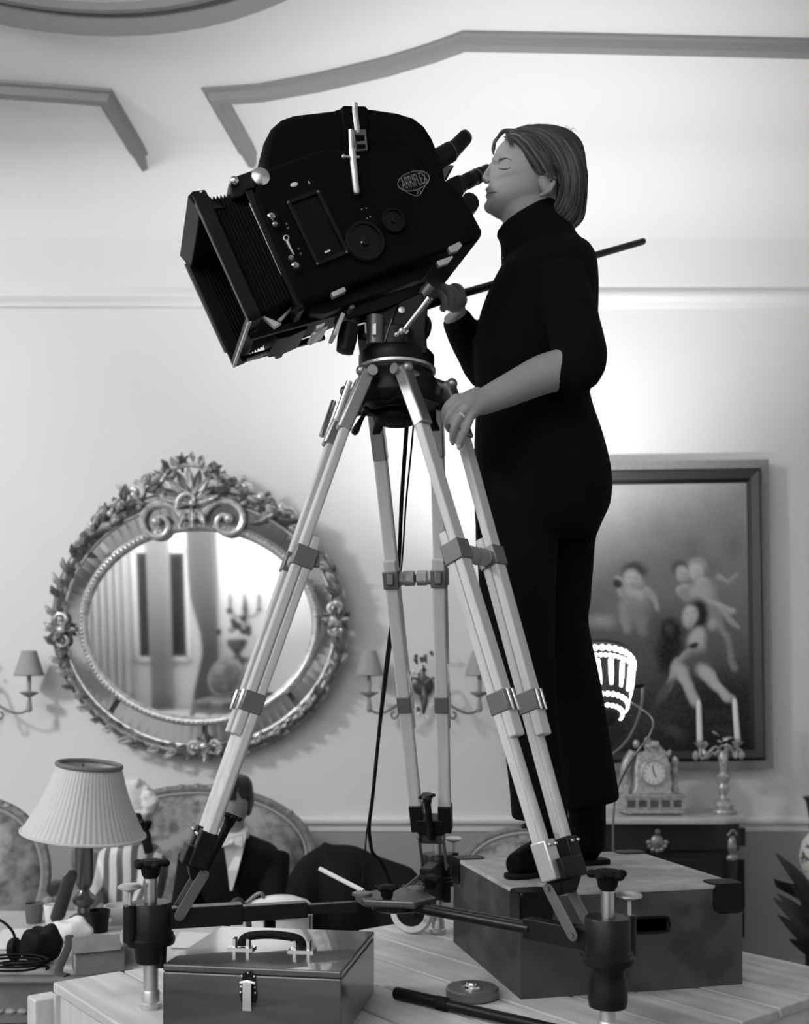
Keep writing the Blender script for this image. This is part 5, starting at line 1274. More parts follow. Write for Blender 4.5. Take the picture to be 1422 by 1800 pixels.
# ------------------------------------------------------------------ second sitter with a white wig, half behind the lamp
M_satin = bpy.data.materials.new('striped_satin'); M_satin.use_nodes = True
nt = M_satin.node_tree; tc = nt.nodes.new('ShaderNodeTexCoord'); wv = nt.nodes.new('ShaderNodeTexWave'); wv.inputs['Scale'].default_value = 5.5; wv.inputs['Distortion'].default_value = 1.2; wv.inputs['Detail Scale'].default_value = .6
rp_ = nt.nodes.new('ShaderNodeValToRGB'); rp_.color_ramp.elements[0].position = .35; rp_.color_ramp.elements[0].color = (.10, .10, .10, 1); rp_.color_ramp.elements[1].position = .5; rp_.color_ramp.elements[1].color = (.62, .62, .62, 1)
nt.links.new(tc.outputs['Object'], wv.inputs['Vector']); nt.links.new(wv.outputs['Color'], rp_.inputs[0]); nt.links.new(rp_.outputs[0], nt.nodes['Principled BSDF'].inputs['Base Color']); nt.nodes['Principled BSDF'].inputs['Roughness'].default_value = .35
YG = 4.10
mb = MB(); mb.loft([head_ring2(*r, Yc=YG) for r in ((1378, 214, 242, .04), (1386, 204, 250, .062), (1400, 198, 254, .076), (1420, 196, 254, .080), (1440, 196, 250, .074), (1455, 198, 244, .06), (1468, 202, 234, .045), (1476, 208, 226, .025))])
mb.tube([P(200, 1425, YG - .03), P(192, 1438, YG - .035), P(198, 1444, YG - .03)], [.007, .012, .008], 8)
mb.loft([tring((210, 1455), (248, 1450), .052, YG), tring((206, 1480), (252, 1478), .06, YG + .02), tring((190, 1500), (268, 1498), .09, YG + .04)])
TG = [((196, 1484), (262, 1482), .085, YG + .03), ((176, 1496), (282, 1494), .115, YG + .05), ((166, 1530), (286, 1528), .125, YG + .05), ((160, 1590), (280, 1590), .14, YG + .06), ((155, 1650), (285, 1650), .17, YG + .08), ((150, 1672), (290, 1672), .18, YG + .1)]
mb.loft([tring((r[0][0] + 8, r[0][1] + 3), (r[1][0] - 8, r[1][1] + 3), r[2] - .02, r[3]) for r in TG])
for sx in (-1, 1):
    h = P(234 + sx * 32, 1660, YG + .05); k = V((h.x + sx * .0, YG - .42, .53)); f = V((k.x, k.y - .02, .08))
    mb.tube([h, k], [.075, .052], 12); mb.tube([k, f], [.05, .034], 12); mb.tube([f - V((0, -.04, .03)), f - V((0, .15, .045))], [.033, .028], 10)
    s_ = P(222 + sx * 52, 1508, YG + .03); e_ = V((s_.x - sx * .005, YG - .06, .74)); w_ = V((h.x + sx * .02, YG - .28, .66))
    mb.tube([s_, e_], [.044, .038], 12); mb.tube([e_, w_], [.038, .026], 12); mb.sphere(w_ - V((0, .04, 0)), (.026, .045, .016), 10, 8)
    for q in range(4): mb.tube([w_ + V(((q - 1.5) * .014, -.07, .004)), w_ + V(((q - 1.5) * .016, -.115, -.006))], [.008, .006], 8)
    mb.tube([w_ + V((-sx * .018, -.03, 0)), w_ + V((-sx * .04, -.07, 0))], [.010, .007], 8)
lady = mb.build('person', mat('skin_sitter', .34, .6), None, remesh=.005, relax=2)
tag(lady, 'white-wigged sitter in striped satin half hidden behind the lamp', 'person')
ct = MB(); ct.loft([tring(*r) for r in interp_rings(TG, 2)])
for sx in (-1, 1):
    h = P(234 + sx * 32, 1660, YG + .05); k = V((h.x + sx * .0, YG - .46, .53)); f = V((k.x, k.y - .02, .06)); s_ = P(222 + sx * 52, 1508, YG + .03); e_ = V((s_.x - sx * .005, YG - .06, .74)); w_ = V((h.x + sx * .02, YG - .24, .665))
    ct.tube(smooth_path([s_, (s_ + e_) / 2, e_], 3), [.056, .062, .058], 14); ct.tube([e_, w_], [.058, .05], 14)
    ct.tube(smooth_path([h, k, f], 4), [.095, .085, .08, .085], 14)
ct.build('satin_coat', M_satin, lady, remesh=.009, relax=2)
wg = MB()
wg.loft([head_ring2(*r, Yc=YG + .01) for r in ((1368, 214, 244, .04), (1374, 204, 254, .068), (1388, 206, 262, .090), (1405, 216, 266, .098), (1425, 232, 268, .094), (1440, 240, 266, .08), (1450, 246, 262, .05))])
rr = random.Random(2)
for i in range(26):
    a = rr.uniform(0, 1); x = 240 + 26 * math.sin(a * 3); y = 1375 + 66 * a; wg.sphere(P(x + rr.gauss(0, 3), y, YG - .03 + rr.uniform(-.06, .06)), rr.uniform(.018, .026), 8, 6)
for i in range(5): wg.sphere(P(262, 1440 + i * 5 - 10, YG - .02 + .02 * (i % 2)), .022, 8, 6)
wg.build('wig', mat('white_wig', .66, .8, bump=(120, .5)), lady, remesh=.008, relax=1)
rb = MB()
for s in (-1, 1): rb.tube(smooth_path([P(252, 1446, YG - .09), P(252 + s * 10, 1438 + 8 * s, YG - .10), P(252 + s * 6, 1462, YG - .10)], 4), [.008, .02, .006], 8, flat=.4)
rb.tube(smooth_path([P(250, 1446, YG - .09), P(256, 1470, YG - .10), P(262, 1500, YG - .11)], 4), [.012, .022, .018], 8, flat=.4); rb.build('ribbon', M_dark, lady)

# ------------------------------------------------------------------ black coat thrown over a low seat
rr = random.Random(9); hp = MB()
Yk = 3.72
oc = [(500, 1548), (520, 1510), (545, 1493), (566, 1484), (572, 1474), (580, 1484), (610, 1481), (632, 1487), (650, 1497), (672, 1505), (700, 1514), (725, 1522), (742, 1540)]
rings = []
for i, (x, y) in enumerate(oc):
    t_ = P(x, y, Yk); hw = .22 + .06 * math.sin(i * 1.3); ring = []
    for k in range(14):
        a = PI * k / 13; z = t_.z * math.sin(a) ** .55 if 0 < k < 13 else .002
        ring.append(V((t_.x * (1 + .0 * k) + .01 * math.sin(k * 2 + i), Yk - hw * math.cos(a) * (1.1 - .25 * math.sin(a)) + .012 * math.sin(k * 3 + i * 2), max(.002, z))))
    rings.append(ring)
hp.loft(rings); coat = hp.build('draped_coat', M_dark, None, sub=1); tag(coat, 'black coat thrown in a heap between the settee and the tripod', 'coat')

# ------------------------------------------------------------------ console table with clock and candelabrum
M_marble = mat('veined_marble', .52, .3, noise=(7, .18), patch=(4, .36, .55, .62)); M_ebon = mat('ebonised_wood', .018, .3, coat=.4); M_ormolu = mat('ormolu', .34, .35, .6, noise=(60, .4))
ZCT = .965; xc0, xc1 = P(980, 1440, 4.8).x, P(1322, 1440, 4.8).x; yc0, yc1 = 4.72, 5.15
con = root('console_table', ((xc0 + xc1) / 2, (yc0 + yc1) / 2, 0), 'dark console table with a veined marble top below the painting', 'console')
tp = [V((xc0, yc1, ZCT - .032)), V((xc0, yc0 + .06, ZCT - .032)), V((xc0 + .08, yc0, ZCT - .032)), V((xc1 - .16, yc0, ZCT - .032)), V((xc1 - .04, yc0 + .05, ZCT - .032)), V((xc1, yc0 + .15, ZCT - .032)), V((xc1, yc1, ZCT - .032))]
MB().prism(tp, (0, 0, .032)).build('marble_top', M_marble, con, bevel=.010, seg=3, smooth=False)
MB().box(((xc0 + xc1) / 2, (yc0 + yc1) / 2 + .02, ZCT - .10), ((xc1 - xc0) / 2 - .06, (yc1 - yc0) / 2 - .06, .067)).build('apron', M_ebon, con, bevel=.006, smooth=False)
MB().box(((xc0 + xc1) / 2, (yc0 + yc1) / 2 + .03, ZCT - .40), ((xc1 - xc0) / 2 - .08, (yc1 - yc0) / 2 - .07, .23)).build('cabinet_body', M_ebon, con, bevel=.004, smooth=False)
MB().box(((xc0 + xc1) / 2, (yc0 + yc1) / 2 + .02, .06), ((xc1 - xc0) / 2 - .05, (yc1 - yc0) / 2 - .05, .06)).build('plinth', M_ebon, con, smooth=False)
MB().box(((xc0 + xc1) / 2, (yc0 + yc1) / 2 + .03, .145), ((xc1 - xc0) / 2 - .08, (yc1 - yc0) / 2 - .07, .026)).build('base_shelf', M_ebon, con, smooth=False)
yd = yc0 + .075
for xx, ww in (((xc0 + xc1) / 2 - .24, .2), ((xc0 + xc1) / 2 + .24, .2)):
    MB().box((xx, yd + .02, ZCT - .10), (ww, .01, .045)).build('drawer_front', M_ebon, con, bevel=.004, smooth=False)
    MB().box((xx, yd + .03, ZCT - .40), (ww, .01, .19)).build('cabinet_door', M_ebon, con, bevel=.004, smooth=False)
mk = MB(); cm = P(1155, 1480, yd); mk.sphere(cm, (.032, .016, .04), 14, 10); mk.sphere(cm + V((0, -.006, .05)), (.016, .012, .018), 10, 8)
for k in range(7):
    a = PI * k / 6 + PI; mk.sphere(cm + V((.042 * math.cos(a), -.004, .042 * math.sin(a))), (.012, .008, .012), 8, 6)
mk.build('mask_mount', M_ormolu, con)
for xx in (xc0 + .10, xc1 - .10):
    mo = MB(); c = V((xx, yd - .005, ZCT - .14)); mo.sphere(c, (.022, .014, .05), 12, 8); mo.sphere(c - V((0, 0, .06)), (.028, .016, .022), 10, 8); mo.tube(smooth_path([c + V((-.02, 0, .05)), c + V((0, -.01, .075)), c + V((.02, 0, .05))], 4), .008, 7); mo.build('corner_mount', M_ormolu, con)
    MB().tube(smooth_path([c - V((0, 0, .07)), c - V((0, 0, .3)), c - V((0, 0, .6)), V((xx, yd, .1))], 4), [.026, .02, .018, .024], 10).build('fluted_leg', M_ebon, con)
# clock
yk = 4.92; kx = P(1143, 1400, yk)
zt_ = ZCT
def Kc(x, y, o=0): return P(x, y, yk) - V((0, o, 0))
s_ = yk / F
M_cl = mat('pale_ormolu', .46, .35, .35, noise=(70, .35))
clk = root('mantel_clock', V((kx.x, yk, ZCT)), 'ornate mantel clock with a round white dial on the console', 'clock')
MB().box(V((kx.x, yk, ZCT + .018)), (.145, .085, .010)).build('foot_plate', M_cl, clk, bevel=.004)
for sx in (-1, 1):
    for sy in (-1, 1): MB().sphere(V((kx.x + sx * .12, yk + sy * .06, ZCT + .010)), (.02, .02, .0105), 10, 8).build('foot', M_cl, clk)
bx_0 = MB().box(V((kx.x, yk, ZCT + .058)), (.148, .08, .030)); bo = bx_0.build('base', M_cl, clk, bevel=.004)
for k in range(5): MB().box(V((kx.x - .112 + k * .056, yk - .081, ZCT + .058)), (.020, .003, .018)).build('base_panel', M_bronze, bo, bevel=.001)
MB().box(V((kx.x, yk, ZCT + .094)), (.155, .085, .007)).build('base_cornice', M_cl, clk, bevel=.004)
zb_ = ZCT + .10
MB().loft([[V((kx.x + sx * w_, yk + sy * d_, zb_ + h)) for sx, sy in ((-1, -1), (1, -1), (1, 1), (-1, 1))] for w_, d_, h in ((.10, .06, 0), (.085, .055, .03), (.085, .055, .14), (.075, .05, .18), (.05, .04, .205))]).build('case', M_cl, clk, bevel=.006)
dc = V((kx.x + .0, yk - .058, zb_ + .105))
MB().lathe([(.066, -.004), (.066, .008), (.058, .012), (.054, .006)], dc, (0, -1, 0), 32).build('bezel', M_cl, clk)
dl = MB().lathe([(.054, .0), (.054, .007), (.001, .008)], dc, (0, -1, 0), 32).build('dial', mat('enamel', .78, .3), clk)
for a, L in ((math.radians(100), .036), (math.radians(-60), .026)): MB().bar(dc + V((0, -.010, 0)), dc + V((L * math.cos(a), -.010, L * math.sin(a))), .004, .002, (0, -1, 0)).build('hand', M_black, dl)
for k in range(12):
    a = 2 * PI * k / 12; u = V((math.cos(a), 0, math.sin(a))); MB().bar(dc + u * .040 + V((0, -.0085, 0)), dc + u * .048 + V((0, -.0085, 0)), .004, .001, (0, -1, 0)).build('hour_mark', M_bronze, dl)
fg = MB()
fg.tube(smooth_path([V((kx.x - .115, yk, zb_)), V((kx.x - .125, yk, zb_ + .08)), V((kx.x - .118, yk - .01, zb_ + .15)), V((kx.x - .09, yk - .01, zb_ + .21))], 4), [.022, .020, .028, .024, .018], 10)
fg.sphere(V((kx.x - .072, yk - .01, zb_ + .245)), (.018, .018, .022), 10, 8); fg.tube(smooth_path([V((kx.x - .095, yk - .02, zb_ + .20)), V((kx.x - .05, yk - .03, zb_ + .19)), V((kx.x - .02, yk - .02, zb_ + .215))], 3), [.013, .011, .009], 8)
fg.build('left_figure', M_cl, clk, remesh=.004, relax=1)
fg = MB(); fg.tube(smooth_path([V((kx.x + .02, yk, zb_ + .20)), V((kx.x - .01, yk, zb_ + .235)), V((kx.x + .04, yk - .01, zb_ + .24))], 4), [.02, .026, .02], 10); fg.sphere(V((kx.x - .018, yk - .015, zb_ + .262)), (.017, .017, .021), 10, 8)
fg.tube(smooth_path([V((kx.x + .03, yk, zb_ + .235)), V((kx.x + .08, yk, zb_ + .19)), V((kx.x + .10, yk, zb_ + .215))], 4), [.018, .014, .008], 8); fg.build('reclining_figure', M_cl, clk, remesh=.004, relax=1)
MB().lathe([(.016, 0), (.020, .02), (.012, .05), (.018, .09), (.024, .11), (.010, .13), (.020, .15), (.018, .17), (.004, .185)], V((kx.x + .122, yk, zb_)), n=14).build('side_urn', M_cl, clk)
# candelabrum and candles
yl = 4.93; cx0 = P(1271, 1420, yl).x; cb = V((cx0, yl, ZCT))
cnd = root('candelabrum', cb, 'two-branch gilt candelabrum with leafy arms on the console', 'candle holder')
MB().lathe([(.055, 0), (.062, .008), (.060, .018), (.045, .022), (.052, .045), (.044, .062), (.018, .072), (.014, .095)], cb, n=24).build('base', M_cl, cnd)
MB().lathe([(.014, .09), (.024, .105), (.030, .13), (.022, .15), (.032, .165), (.034, .185), (.024, .20), (.014, .21), (.020, .25), (.026, .29), (.016, .31)], cb, n=20).build('stem', M_cl, cnd)
rr = random.Random(4); cand = []
for px, py in ((1230, 1302), (1296, 1300)):
    e = P(px, py, yl); s = 1 if px > 1271 else -1
    MB().tube(smooth_path([cb + V((0, 0, .27)), cb + V((s * .035, 0, .33)), V((e.x - s * .01, yl, e.z - .09)), V((e.x, yl, e.z - .02))], 5), .007, 8).build('arm', M_cl, cnd)
    MB().lathe([(.012, -.03), (.026, -.016), (.028, -.010), (.015, -.008), (.017, .004)], e, n=18).build('candle_cup', M_cl, cnd)
    for k in range(7):
        t = rr.uniform(.2, 1); c = cb + V((0, 0, .27)) + (V((e.x, yl, e.z - .03)) - cb - V((0, 0, .27))) * t; a = rr.uniform(0, 2 * PI); L = rr.uniform(.03, .05); dv = V((math.cos(a), rr.uniform(-.4, .4), math.sin(a))) * L
        MB().tube(smooth_path([c, c + dv * .6, c + dv], 3), [.004, .013, .002], 7, flat=.5).build('leaf', M_cl, cnd)
    MB().lathe([(.001, -.07), (.016, -.055), (.018, -.04), (.004, -.02)], V((e.x - s * -.02, yl, e.z - .03)), n=10).build('pendant', M_cl, cnd)
    cand.append(e)
for k in range(8):
    a = rr.uniform(0, PI); c = cb + V((rr.gauss(0, .012), -.01, .30 + .012 * k)); dv = V((math.cos(a), -.2, math.sin(a) * .6)) * rr.uniform(.03, .055)
    MB().tube(smooth_path([c, c + dv * .6, c + dv], 3), [.004, .014, .002], 7, flat=.5).build('leaf', M_cl, cnd)
M_wax = mat('wax', .78, .4)
for e, (tx, ty), lb in zip(cand, ((1228, 1231), (1291, 1228)), ('white candle on the branch nearer the clock', 'white candle on the branch away from the clock')):
    t = P(tx, ty, yl); b0 = e + V((0, 0, .0045)); o = MB().tube([b0, b0.lerp(t, .9), t], [.0145, .0125, .008], 14); o.tube([t, t + V((0, 0, .012))], .0015, 6)
    tag(o.build('candle', M_wax), lb, 'candle', 'candles in the candelabrum')
# ------------------------------------------------------------------ side table with a pleated lamp and the crew's clutter
ZTB = .80
M_tabl = mat('pale_table_paint', .42, .45, noise=(14, .1)); M_tabd = mat('table_apron', .20, .5, noise=(14, .15))
tx0, tx1, ty0, ty1 = -1.75, -.32, 2.66, 3.40
tb = root('side_table', ((tx0 + tx1) / 2, (ty0 + ty1) / 2, 0), 'pale table with a moulded edge carrying the lamp and clutter', 'table')
MB().box(((tx0 + tx1) / 2, (ty0 + ty1) / 2, ZTB - .012), ((tx1 - tx0) / 2, (ty1 - ty0) / 2, .012)).build('table_top', M_tabl, tb, bevel=.008, seg=3, smooth=False)
MB().box(((tx0 + tx1) / 2, (ty0 + ty1) / 2, ZTB - .037), ((tx1 - tx0) / 2 - .02, (ty1 - ty0) / 2 - .02, .013)).build('edge_moulding', M_tabl, tb, bevel=.010, seg=3, smooth=False)
MB().box(((tx0 + tx1) / 2, (ty0 + ty1) / 2, ZTB - .11), ((tx1 - tx0) / 2 - .06, (ty1 - ty0) / 2 - .06, .06)).build('apron', M_tabd, tb, bevel=.004, smooth=False)
cb_ = MB()
for i in range(40): cb_.sphere((tx0 + .08 + i * .033, ty0 + .058, ZTB - .135), (.015, .008, .009), 8, 6)
cb_.build('carved_band', M_tabl, tb, kind='stuff')
for sx, sy in ((tx0 + .1, ty0 + .1), (tx1 - .1, ty0 + .1), (tx0 + .1, ty1 - .1), (tx1 - .1, ty1 - .1)):
    MB().tube(smooth_path([V((sx, sy, ZTB - .1)), V((sx, sy, .4)), V((sx, sy, .006))], 4), [.036, .03, .02, .024], 12).build('leg', M_tabl, tb)
def on_table(x, y): return Pz(x, y, ZTB)
# lamp
YL = 3.16; lb = V((P(148, 1620, YL).x, YL, ZTB)); lamp = root('table_lamp', lb, 'table lamp with a pale pleated shade and fluted stem', 'lamp')
M_brass = mat('lamp_brass', .16, .3, .8); M_pleat = mat('pleated_silk', .52, .85)
MB().lathe([(.048, 0), (.050, .012), (.046, .02), (.045, .03), (.02, .045), (.018, .06), (.034, .075), (.038, .09), (.022, .105), (.016, .115), (.022, .125), (.026, .135)], lb, n=24).build('base', M_brass, lamp, ang=50)
MB().lathe([(.022, .13), (.026, .15), (.026, .27), (.034, .285), (.03, .295), (.012, .30), (.010, .42)], lb, n=20, wob=lambda t: 1 + .05 * (int(t * 20) % 2)).build('stem', M_brass, lamp)
top_c, bot_c = P(160, 1342, YL), P(147, 1465, YL); sax = (top_c - bot_c); sH = sax.length; sax = (sax.normalized() + V((0, -.065, 0))).normalized()
r0, r1 = 103.5 * YL / F, 53 * YL / F
nP = 192
def pleat(t): return 1 + .018 * math.cos(2 * PI * t * 64) + .004 * math.sin(2 * PI * t * 7)
sh_ = MB(); a0 = V((1, 0, 0)); a0 = (a0 - sax * a0.dot(sax)).normalized(); b0 = sax.cross(a0); rings = []
prof_ = [(r0 + (r1 - r0) * (t + .10 * math.sin(PI * t)), t * sH) for t in [i / 8 for i in range(9)]]
for r, h in prof_ + [(r - .004, h) for r, h in reversed(prof_)]:
    rings.append([bot_c + sax * h + (a0 * math.cos(2 * PI * j / nP) + b0 * math.sin(2 * PI * j / nP)) * r * pleat(j / nP) for j in range(nP)])
sho = sh_.loft(rings, closed=True).build('shade', M_pleat, lamp, ang=80)
MB().tube([bot_c + sax * (sH - .004) + (a0 * math.cos(2 * PI * j / 48) + b0 * math.sin(2 * PI * j / 48)) * (r1 * 1.015) for j in range(48)], .0075, 8, closed=True, flat=1.0).build('top_band', mat('grey_braid', .14, .8), sho)
MB().tube([bot_c + sax * .002 + (a0 * math.cos(2 * PI * j / 64) + b0 * math.sin(2 * PI * j / 64)) * (r0 * 1.01) for j in range(64)], .005, 6, closed=True).build('bottom_band', M_pleat, sho)
sp_ = MB()
for k in range(3): a = 2 * PI * k / 3; sp_.tube([V((lb.x, lb.y, lb.z + .41)), bot_c + sax * (sH * .93) + (a0 * math.cos(a) + b0 * math.sin(a)) * r1], .003, 6)
sp_.build('shade_ring_spokes', M_brass, sho)
# clutter
def lathe_thing(name, x, y, prof, m, label, cat, group=None, n=22):
    c = on_table(x, y); o = MB().lathe([(.001, 0)] + prof, c, n=n).build(name, m, None, ang=50); return tag(o, label, cat, group)
def cup(x, y, r, h, m, label, handle=False):
    c = on_table(x, y)
    r_ = root('cup', c, label, 'cup', 'cups on the side table')
    MB().lathe([(r * .75, 0), (r * .8, .002), (r, h), (r * .94, h), (r * .74, .006), (.001, .006)], c, n=24).build('body', m, r_, ang=50)
    MB().tube([c + V((r * .98 * math.cos(2 * PI * i / 24), r * .98 * math.sin(2 * PI * i / 24), h)) for i in range(24)], .0022, 6, closed=True).build('rim', m, r_)
    return r_
cup(94, 1624, .030, .060, M_white, 'white paper cup beside the fluted lamp stem')
cup(174, 1638, .033, .066, M_black, 'black cup in front of the lamp')
cup(234, 1690, .030, .085, mat('clear_plastic', .55, .2, 0, .5, trans=.4), 'cloudy plastic tumbler by the jack post')
cup(60, 1622, .030, .062, M_dull, 'dark metal beaker touching the armchair')
lathe_thing('glass_bowl', 214, 1618, [(.03, 0), (.034, .006), (.055, .03), (.058, .05), (.053, .05), (.03, .012), (.001, .010)], mat('milk_glass', .62, .3), 'pale milk-glass bowl beside the black cup', 'bowl')
def lump(name, x, y, rad, m, label, cat, seed, sub=0, flatten=1.0):
    """soft crumpled bundle resting on the table"""
    c = on_table(x, y); r_ = random.Random(seed); b = MB(); b.sphere(c + V((0, 0, rad[2] * .95)), rad, 18, 12)
    for v in b.v:
        q = v - c; k = 1 + .10 * math.sin(q.x * 90 + seed) * math.sin(q.z * 80) + .08 * math.sin(q.y * 110 + q.x * 60); v.x = c.x + q.x * k; v.y = c.y + q.y * k; v.z = c.z + max(.001, q.z * k)
    return tag(b.build(name, m, None, sub=1), label, cat)
lump('cloth_bundle', 128, 1655, (.062, .05, .036), mat('white_cloth', .7, .9), 'white cloth bundle below the lamp base', 'cloth', 3)
lump('equipment_pouch', 74, 1692, (.058, .05, .052), M_rubber, 'black equipment pouch at the front of the side table', 'bag', 5)
lump('crumpled_paper', 276, 1622, (.05, .04, .022), mat('paper', .68, .8), 'crumpled pale paper behind the left jack post', 'paper', 8)
def sheet(name, pts, label, m=None, z=ZTB + .002, th=.003):
    o = MB().prism([V((p.x, p.y, z)) for p in [on_table(*q) for q in pts]], (0, 0, th)).build(name, m or mat('paper', .68, .8), None); return tag(o, label, 'paper', 'loose papers on the side table')
sheet('paper_sheet', [(-20, 1672), (60, 1668), (80, 1634), (5, 1636)], 'loose white papers under the headphone cable')
sheet('paper_sheet', [(300, 1668), (372, 1668), (392, 1644), (318, 1640)], 'white sheet of paper behind the left dolly arm')
c = on_table(163, 1712); R_b = Matrix.Rotation(math.radians(24), 3, 'Z') @ Matrix.Rotation(math.radians(0), 3, 'Y')
bx0 = root('cardboard_box', c, 'grey cardboard box with an open flap on the side table', 'box')
M_card = mat('grey_card', .22, .8, noise=(20, .15))
MB().box(c + V((0, .045, .032)), (.062, .045, .032), R_b).build('body', M_card, bx0, bevel=.002, smooth=False)
MB().box(c + V((.01, .0, .078)), (.060, .022, .002), R_b @ Matrix.Rotation(math.radians(55), 3, 'X')).build('flap', M_card, bx0, smooth=False)
MB().box(c + V((-.035, .0, .035)), (.012, .002, .014), R_b).build('label_sticker', M_white, bx0, smooth=False)
# strap
def strip(name, pts, wd, m, label, cat):
    o = MB().tube(smooth_path(pts, 5), wd, 8, flat=.25).build(name, m, None); return tag(o, label, cat)
strip('leather_strap', [on_table(122, 1690) + V((0, 0, .07)), on_table(120, 1700) + V((0, 0, .055)), on_table(108, 1712) + V((0, 0, .03)), on_table(103, 1718) + V((0, 0, .012)), on_table(112, 1722) + V((.01, -.005, .012))], .011, mat('strap_leather', .03, .6), 'dark leather strap trailing from the cardboard box', 'strap')
# headphones and wires at the left corner
hp0 = on_table(-6, 1690); hpn = root('headphones', hp0, 'black headphones with a wire band at the table corner', 'headphones')
MB().tube(smooth_path([hp0 + V((-.05, 0, .03)), hp0 + V((-.045, .0, .08)), hp0 + V((0, 0, .115)), hp0 + V((.045, 0, .08)), hp0 + V((.05, 0, .03))], 5), .004, 8).build('headband', M_rubber, hpn)
for s in (-1, 1): MB().lathe([(.028, -.012), (.032, -.006), (.032, .006), (.024, .012)], hp0 + V((s * .05, 0, .033)), (1, 0, .1), 20).build('ear_cup', M_rubber, hpn)
rr = random.Random(6); cc = on_table(28, 1712); pts = []
for i in range(40):
    a = i * .55; pts.append(V((cc.x + .07 * math.cos(a) * (1 + .2 * math.sin(i)), cc.y + .025 + .04 * math.sin(a), ZTB + .005 + .0008 * i)))
tag(MB().tube(smooth_path(pts, 3), .0032, 6).build('coiled_cable', M_rubber, None), 'loosely coiled black cable in front of the papers', 'cable')
# leather-cased object leaning on the lamp
p0, p1 = on_table(103, 1628) + V((0, -.02, .022)), P(126, 1531, 3.08)
tag(MB().tube([p0, p0 + (p1 - p0) * .08, p0 + (p1 - p0) * .92, p1], [.016, .026, .024, .012], 14, flat=.5).build('spectacle_case', mat('brown_leather', .06, .4), None), 'long dark rounded case propped against the lamp', 'case')
# white domed cover with round cut-outs, behind the polished case
wcx = P(492, 1640, 2.98); wc_ = V((wcx.x, 2.98, ZTB)); dm = root('domed_cover', wc_, 'white domed cover with round cut-outs behind the polished case', 'cover')
M_dome = mat('white_enamel', .72, .35)
MB().lathe([(.092, 0), (.096, .004), (.096, .02), (.090, .024)], wc_, n=32).build('foot_rim', M_dome, dm)
wl = MB(); nseg = 32
for i in range(nseg):
    if i % 8 in (6, 7): continue
    a0_, a1_ = 2 * PI * i / nseg, 2 * PI * (i + 1) / nseg
    q = [wc_ + V((.098 * math.cos(a), .098 * math.sin(a), z)) for a, z in ((a0_, .02), (a1_, .02), (a1_, .085), (a0_, .085))]
    wl.prism(q, V((-math.cos(a0_) * .006, -math.sin(a0_) * .006, 0)))
    if i % 8 == 5: wl.build('wall_panel', M_dome, dm); wl = MB()
MB().lathe([(.104, .080), (.110, .083), (.108, .090), (.085, .112), (.05, .125), (.001, .130)], wc_, n=36).build('dome', M_dome, dm)
MB().lathe([(.05, .0), (.05, .08)], wc_, n=20).build('inner_drum', M_black, dm)
ik = MB(); ik.tube(smooth_path([wc_ + V((-.11, -.01, .10)), wc_ + V((-.07, -.01, .135)), wc_ + V((-.052, -.01, .138)), wc_ + V((-.045, -.01, .115))], 4), .006, 8); ik.build('bent_handle', M_dull, dm)
lq = P(418, 1600, 2.84)
tag(MB().tube(smooth_path([V((lq.x - .03, 2.84, ZTB + .004)), V((lq.x - .028, 2.84, ZTB + .10)), V((lq.x, 2.84, ZTB + .145)), V((lq.x + .026, 2.85, ZTB + .10)), V((lq.x + .032, 2.85, ZTB + .004))], 5), .009, 8, flat=.25).build('strap_loop', mat('strap_leather', .03, .6), None), 'dark strap standing in a loop beside the white cover', 'strap')

# ------------------------------------------------------------------ film lamp on a stand, aimed up at the ceiling behind her
YF = 3.5; fax = V((-.05, .52, .85)).normalized(); fc = P(1056, 1268, YF) - fax * .01
fl = root('film_lamp', V((fc.x, YF + .04, 0)), 'dark film lamp with glowing vents on a stand behind the woman', 'studio light')
prof_ = [(.012, 0), (.05, .008), (.085, .035), (.108, .075), (.124, .12), (.136, .165), (.146, .205), (.152, .235), (.158, .238), (.158, .252), (.150, .252), (.142, .205), (.118, .12), (.08, .045), (.012, .015)]
MB().lathe(prof_, fc, fax, 40).build('housing', mat('lamp_housing', .05, .5), fl, ang=60)
M_glow = mat('lit_vent', .9, .4, emit=3.0)
a0 = V((1, 0, 0)); a0 = (a0 - fax * a0.dot(fax)).normalized(); b0 = fax.cross(a0)
def surf_r(h): return float(np.interp(h, [0, .008, .035, .075, .12, .165, .205, .235], [.012, .05, .085, .108, .124, .136, .146, .152]))
def fpt(a, h, o=0): return fc + fax * h + (a0 * math.cos(a) + b0 * math.sin(a)) * (surf_r(h) + o)
nb = 34
rows = ((.222, .0115, 1), (.195, .008, 1), (.062, .0095, 1), (.030, .0085, 1))
for h, r, _ in rows:
    n_ = max(14, int(2 * PI * surf_r(h) / (r * 2.1)))
    for k in range(n_):
        a = 2 * PI * k / n_
        if (a0 * math.cos(a) + b0 * math.sin(a)).y > .35: continue
        MB().sphere(fpt(a, h), r, 8, 6).build('round_vent', M_glow, fl)
for k in range(18):
    a = 2 * PI * k / 18 + .1
    if (a0 * math.cos(a) + b0 * math.sin(a)).y > .35: continue
    MB().tube([fpt(a, .092), fpt(a, .13), fpt(a, .180)], [.006, .0095, .009], 8).build('slot_vent', M_glow, fl)
yk_ = MB(); ya = [fc + fax * .15 + a0 * (.175 * math.cos(t)) - V((0, 0, 1)) * (.26 * math.sin(t)) for t in [PI * i / 16 for i in range(17)]]
yk_.tube(ya, .006, 8); yk_.build('yoke', M_dull, fl)
for s in (-1, 1): MB().tube([fc + fax * .15 + a0 * s * .130, fc + fax * .15 + a0 * s * .178], .008, 12).build('pivot', M_black, fl)
pb = ya[8]; MB().tube([pb, V((pb.x, pb.y, .12))], .010, 10).build('stand_pole', M_alu, fl)
MB().tube([V((pb.x, pb.y, 1.0)), V((pb.x, pb.y, .12))], .014, 12).build('stand_tube', M_alu, fl)
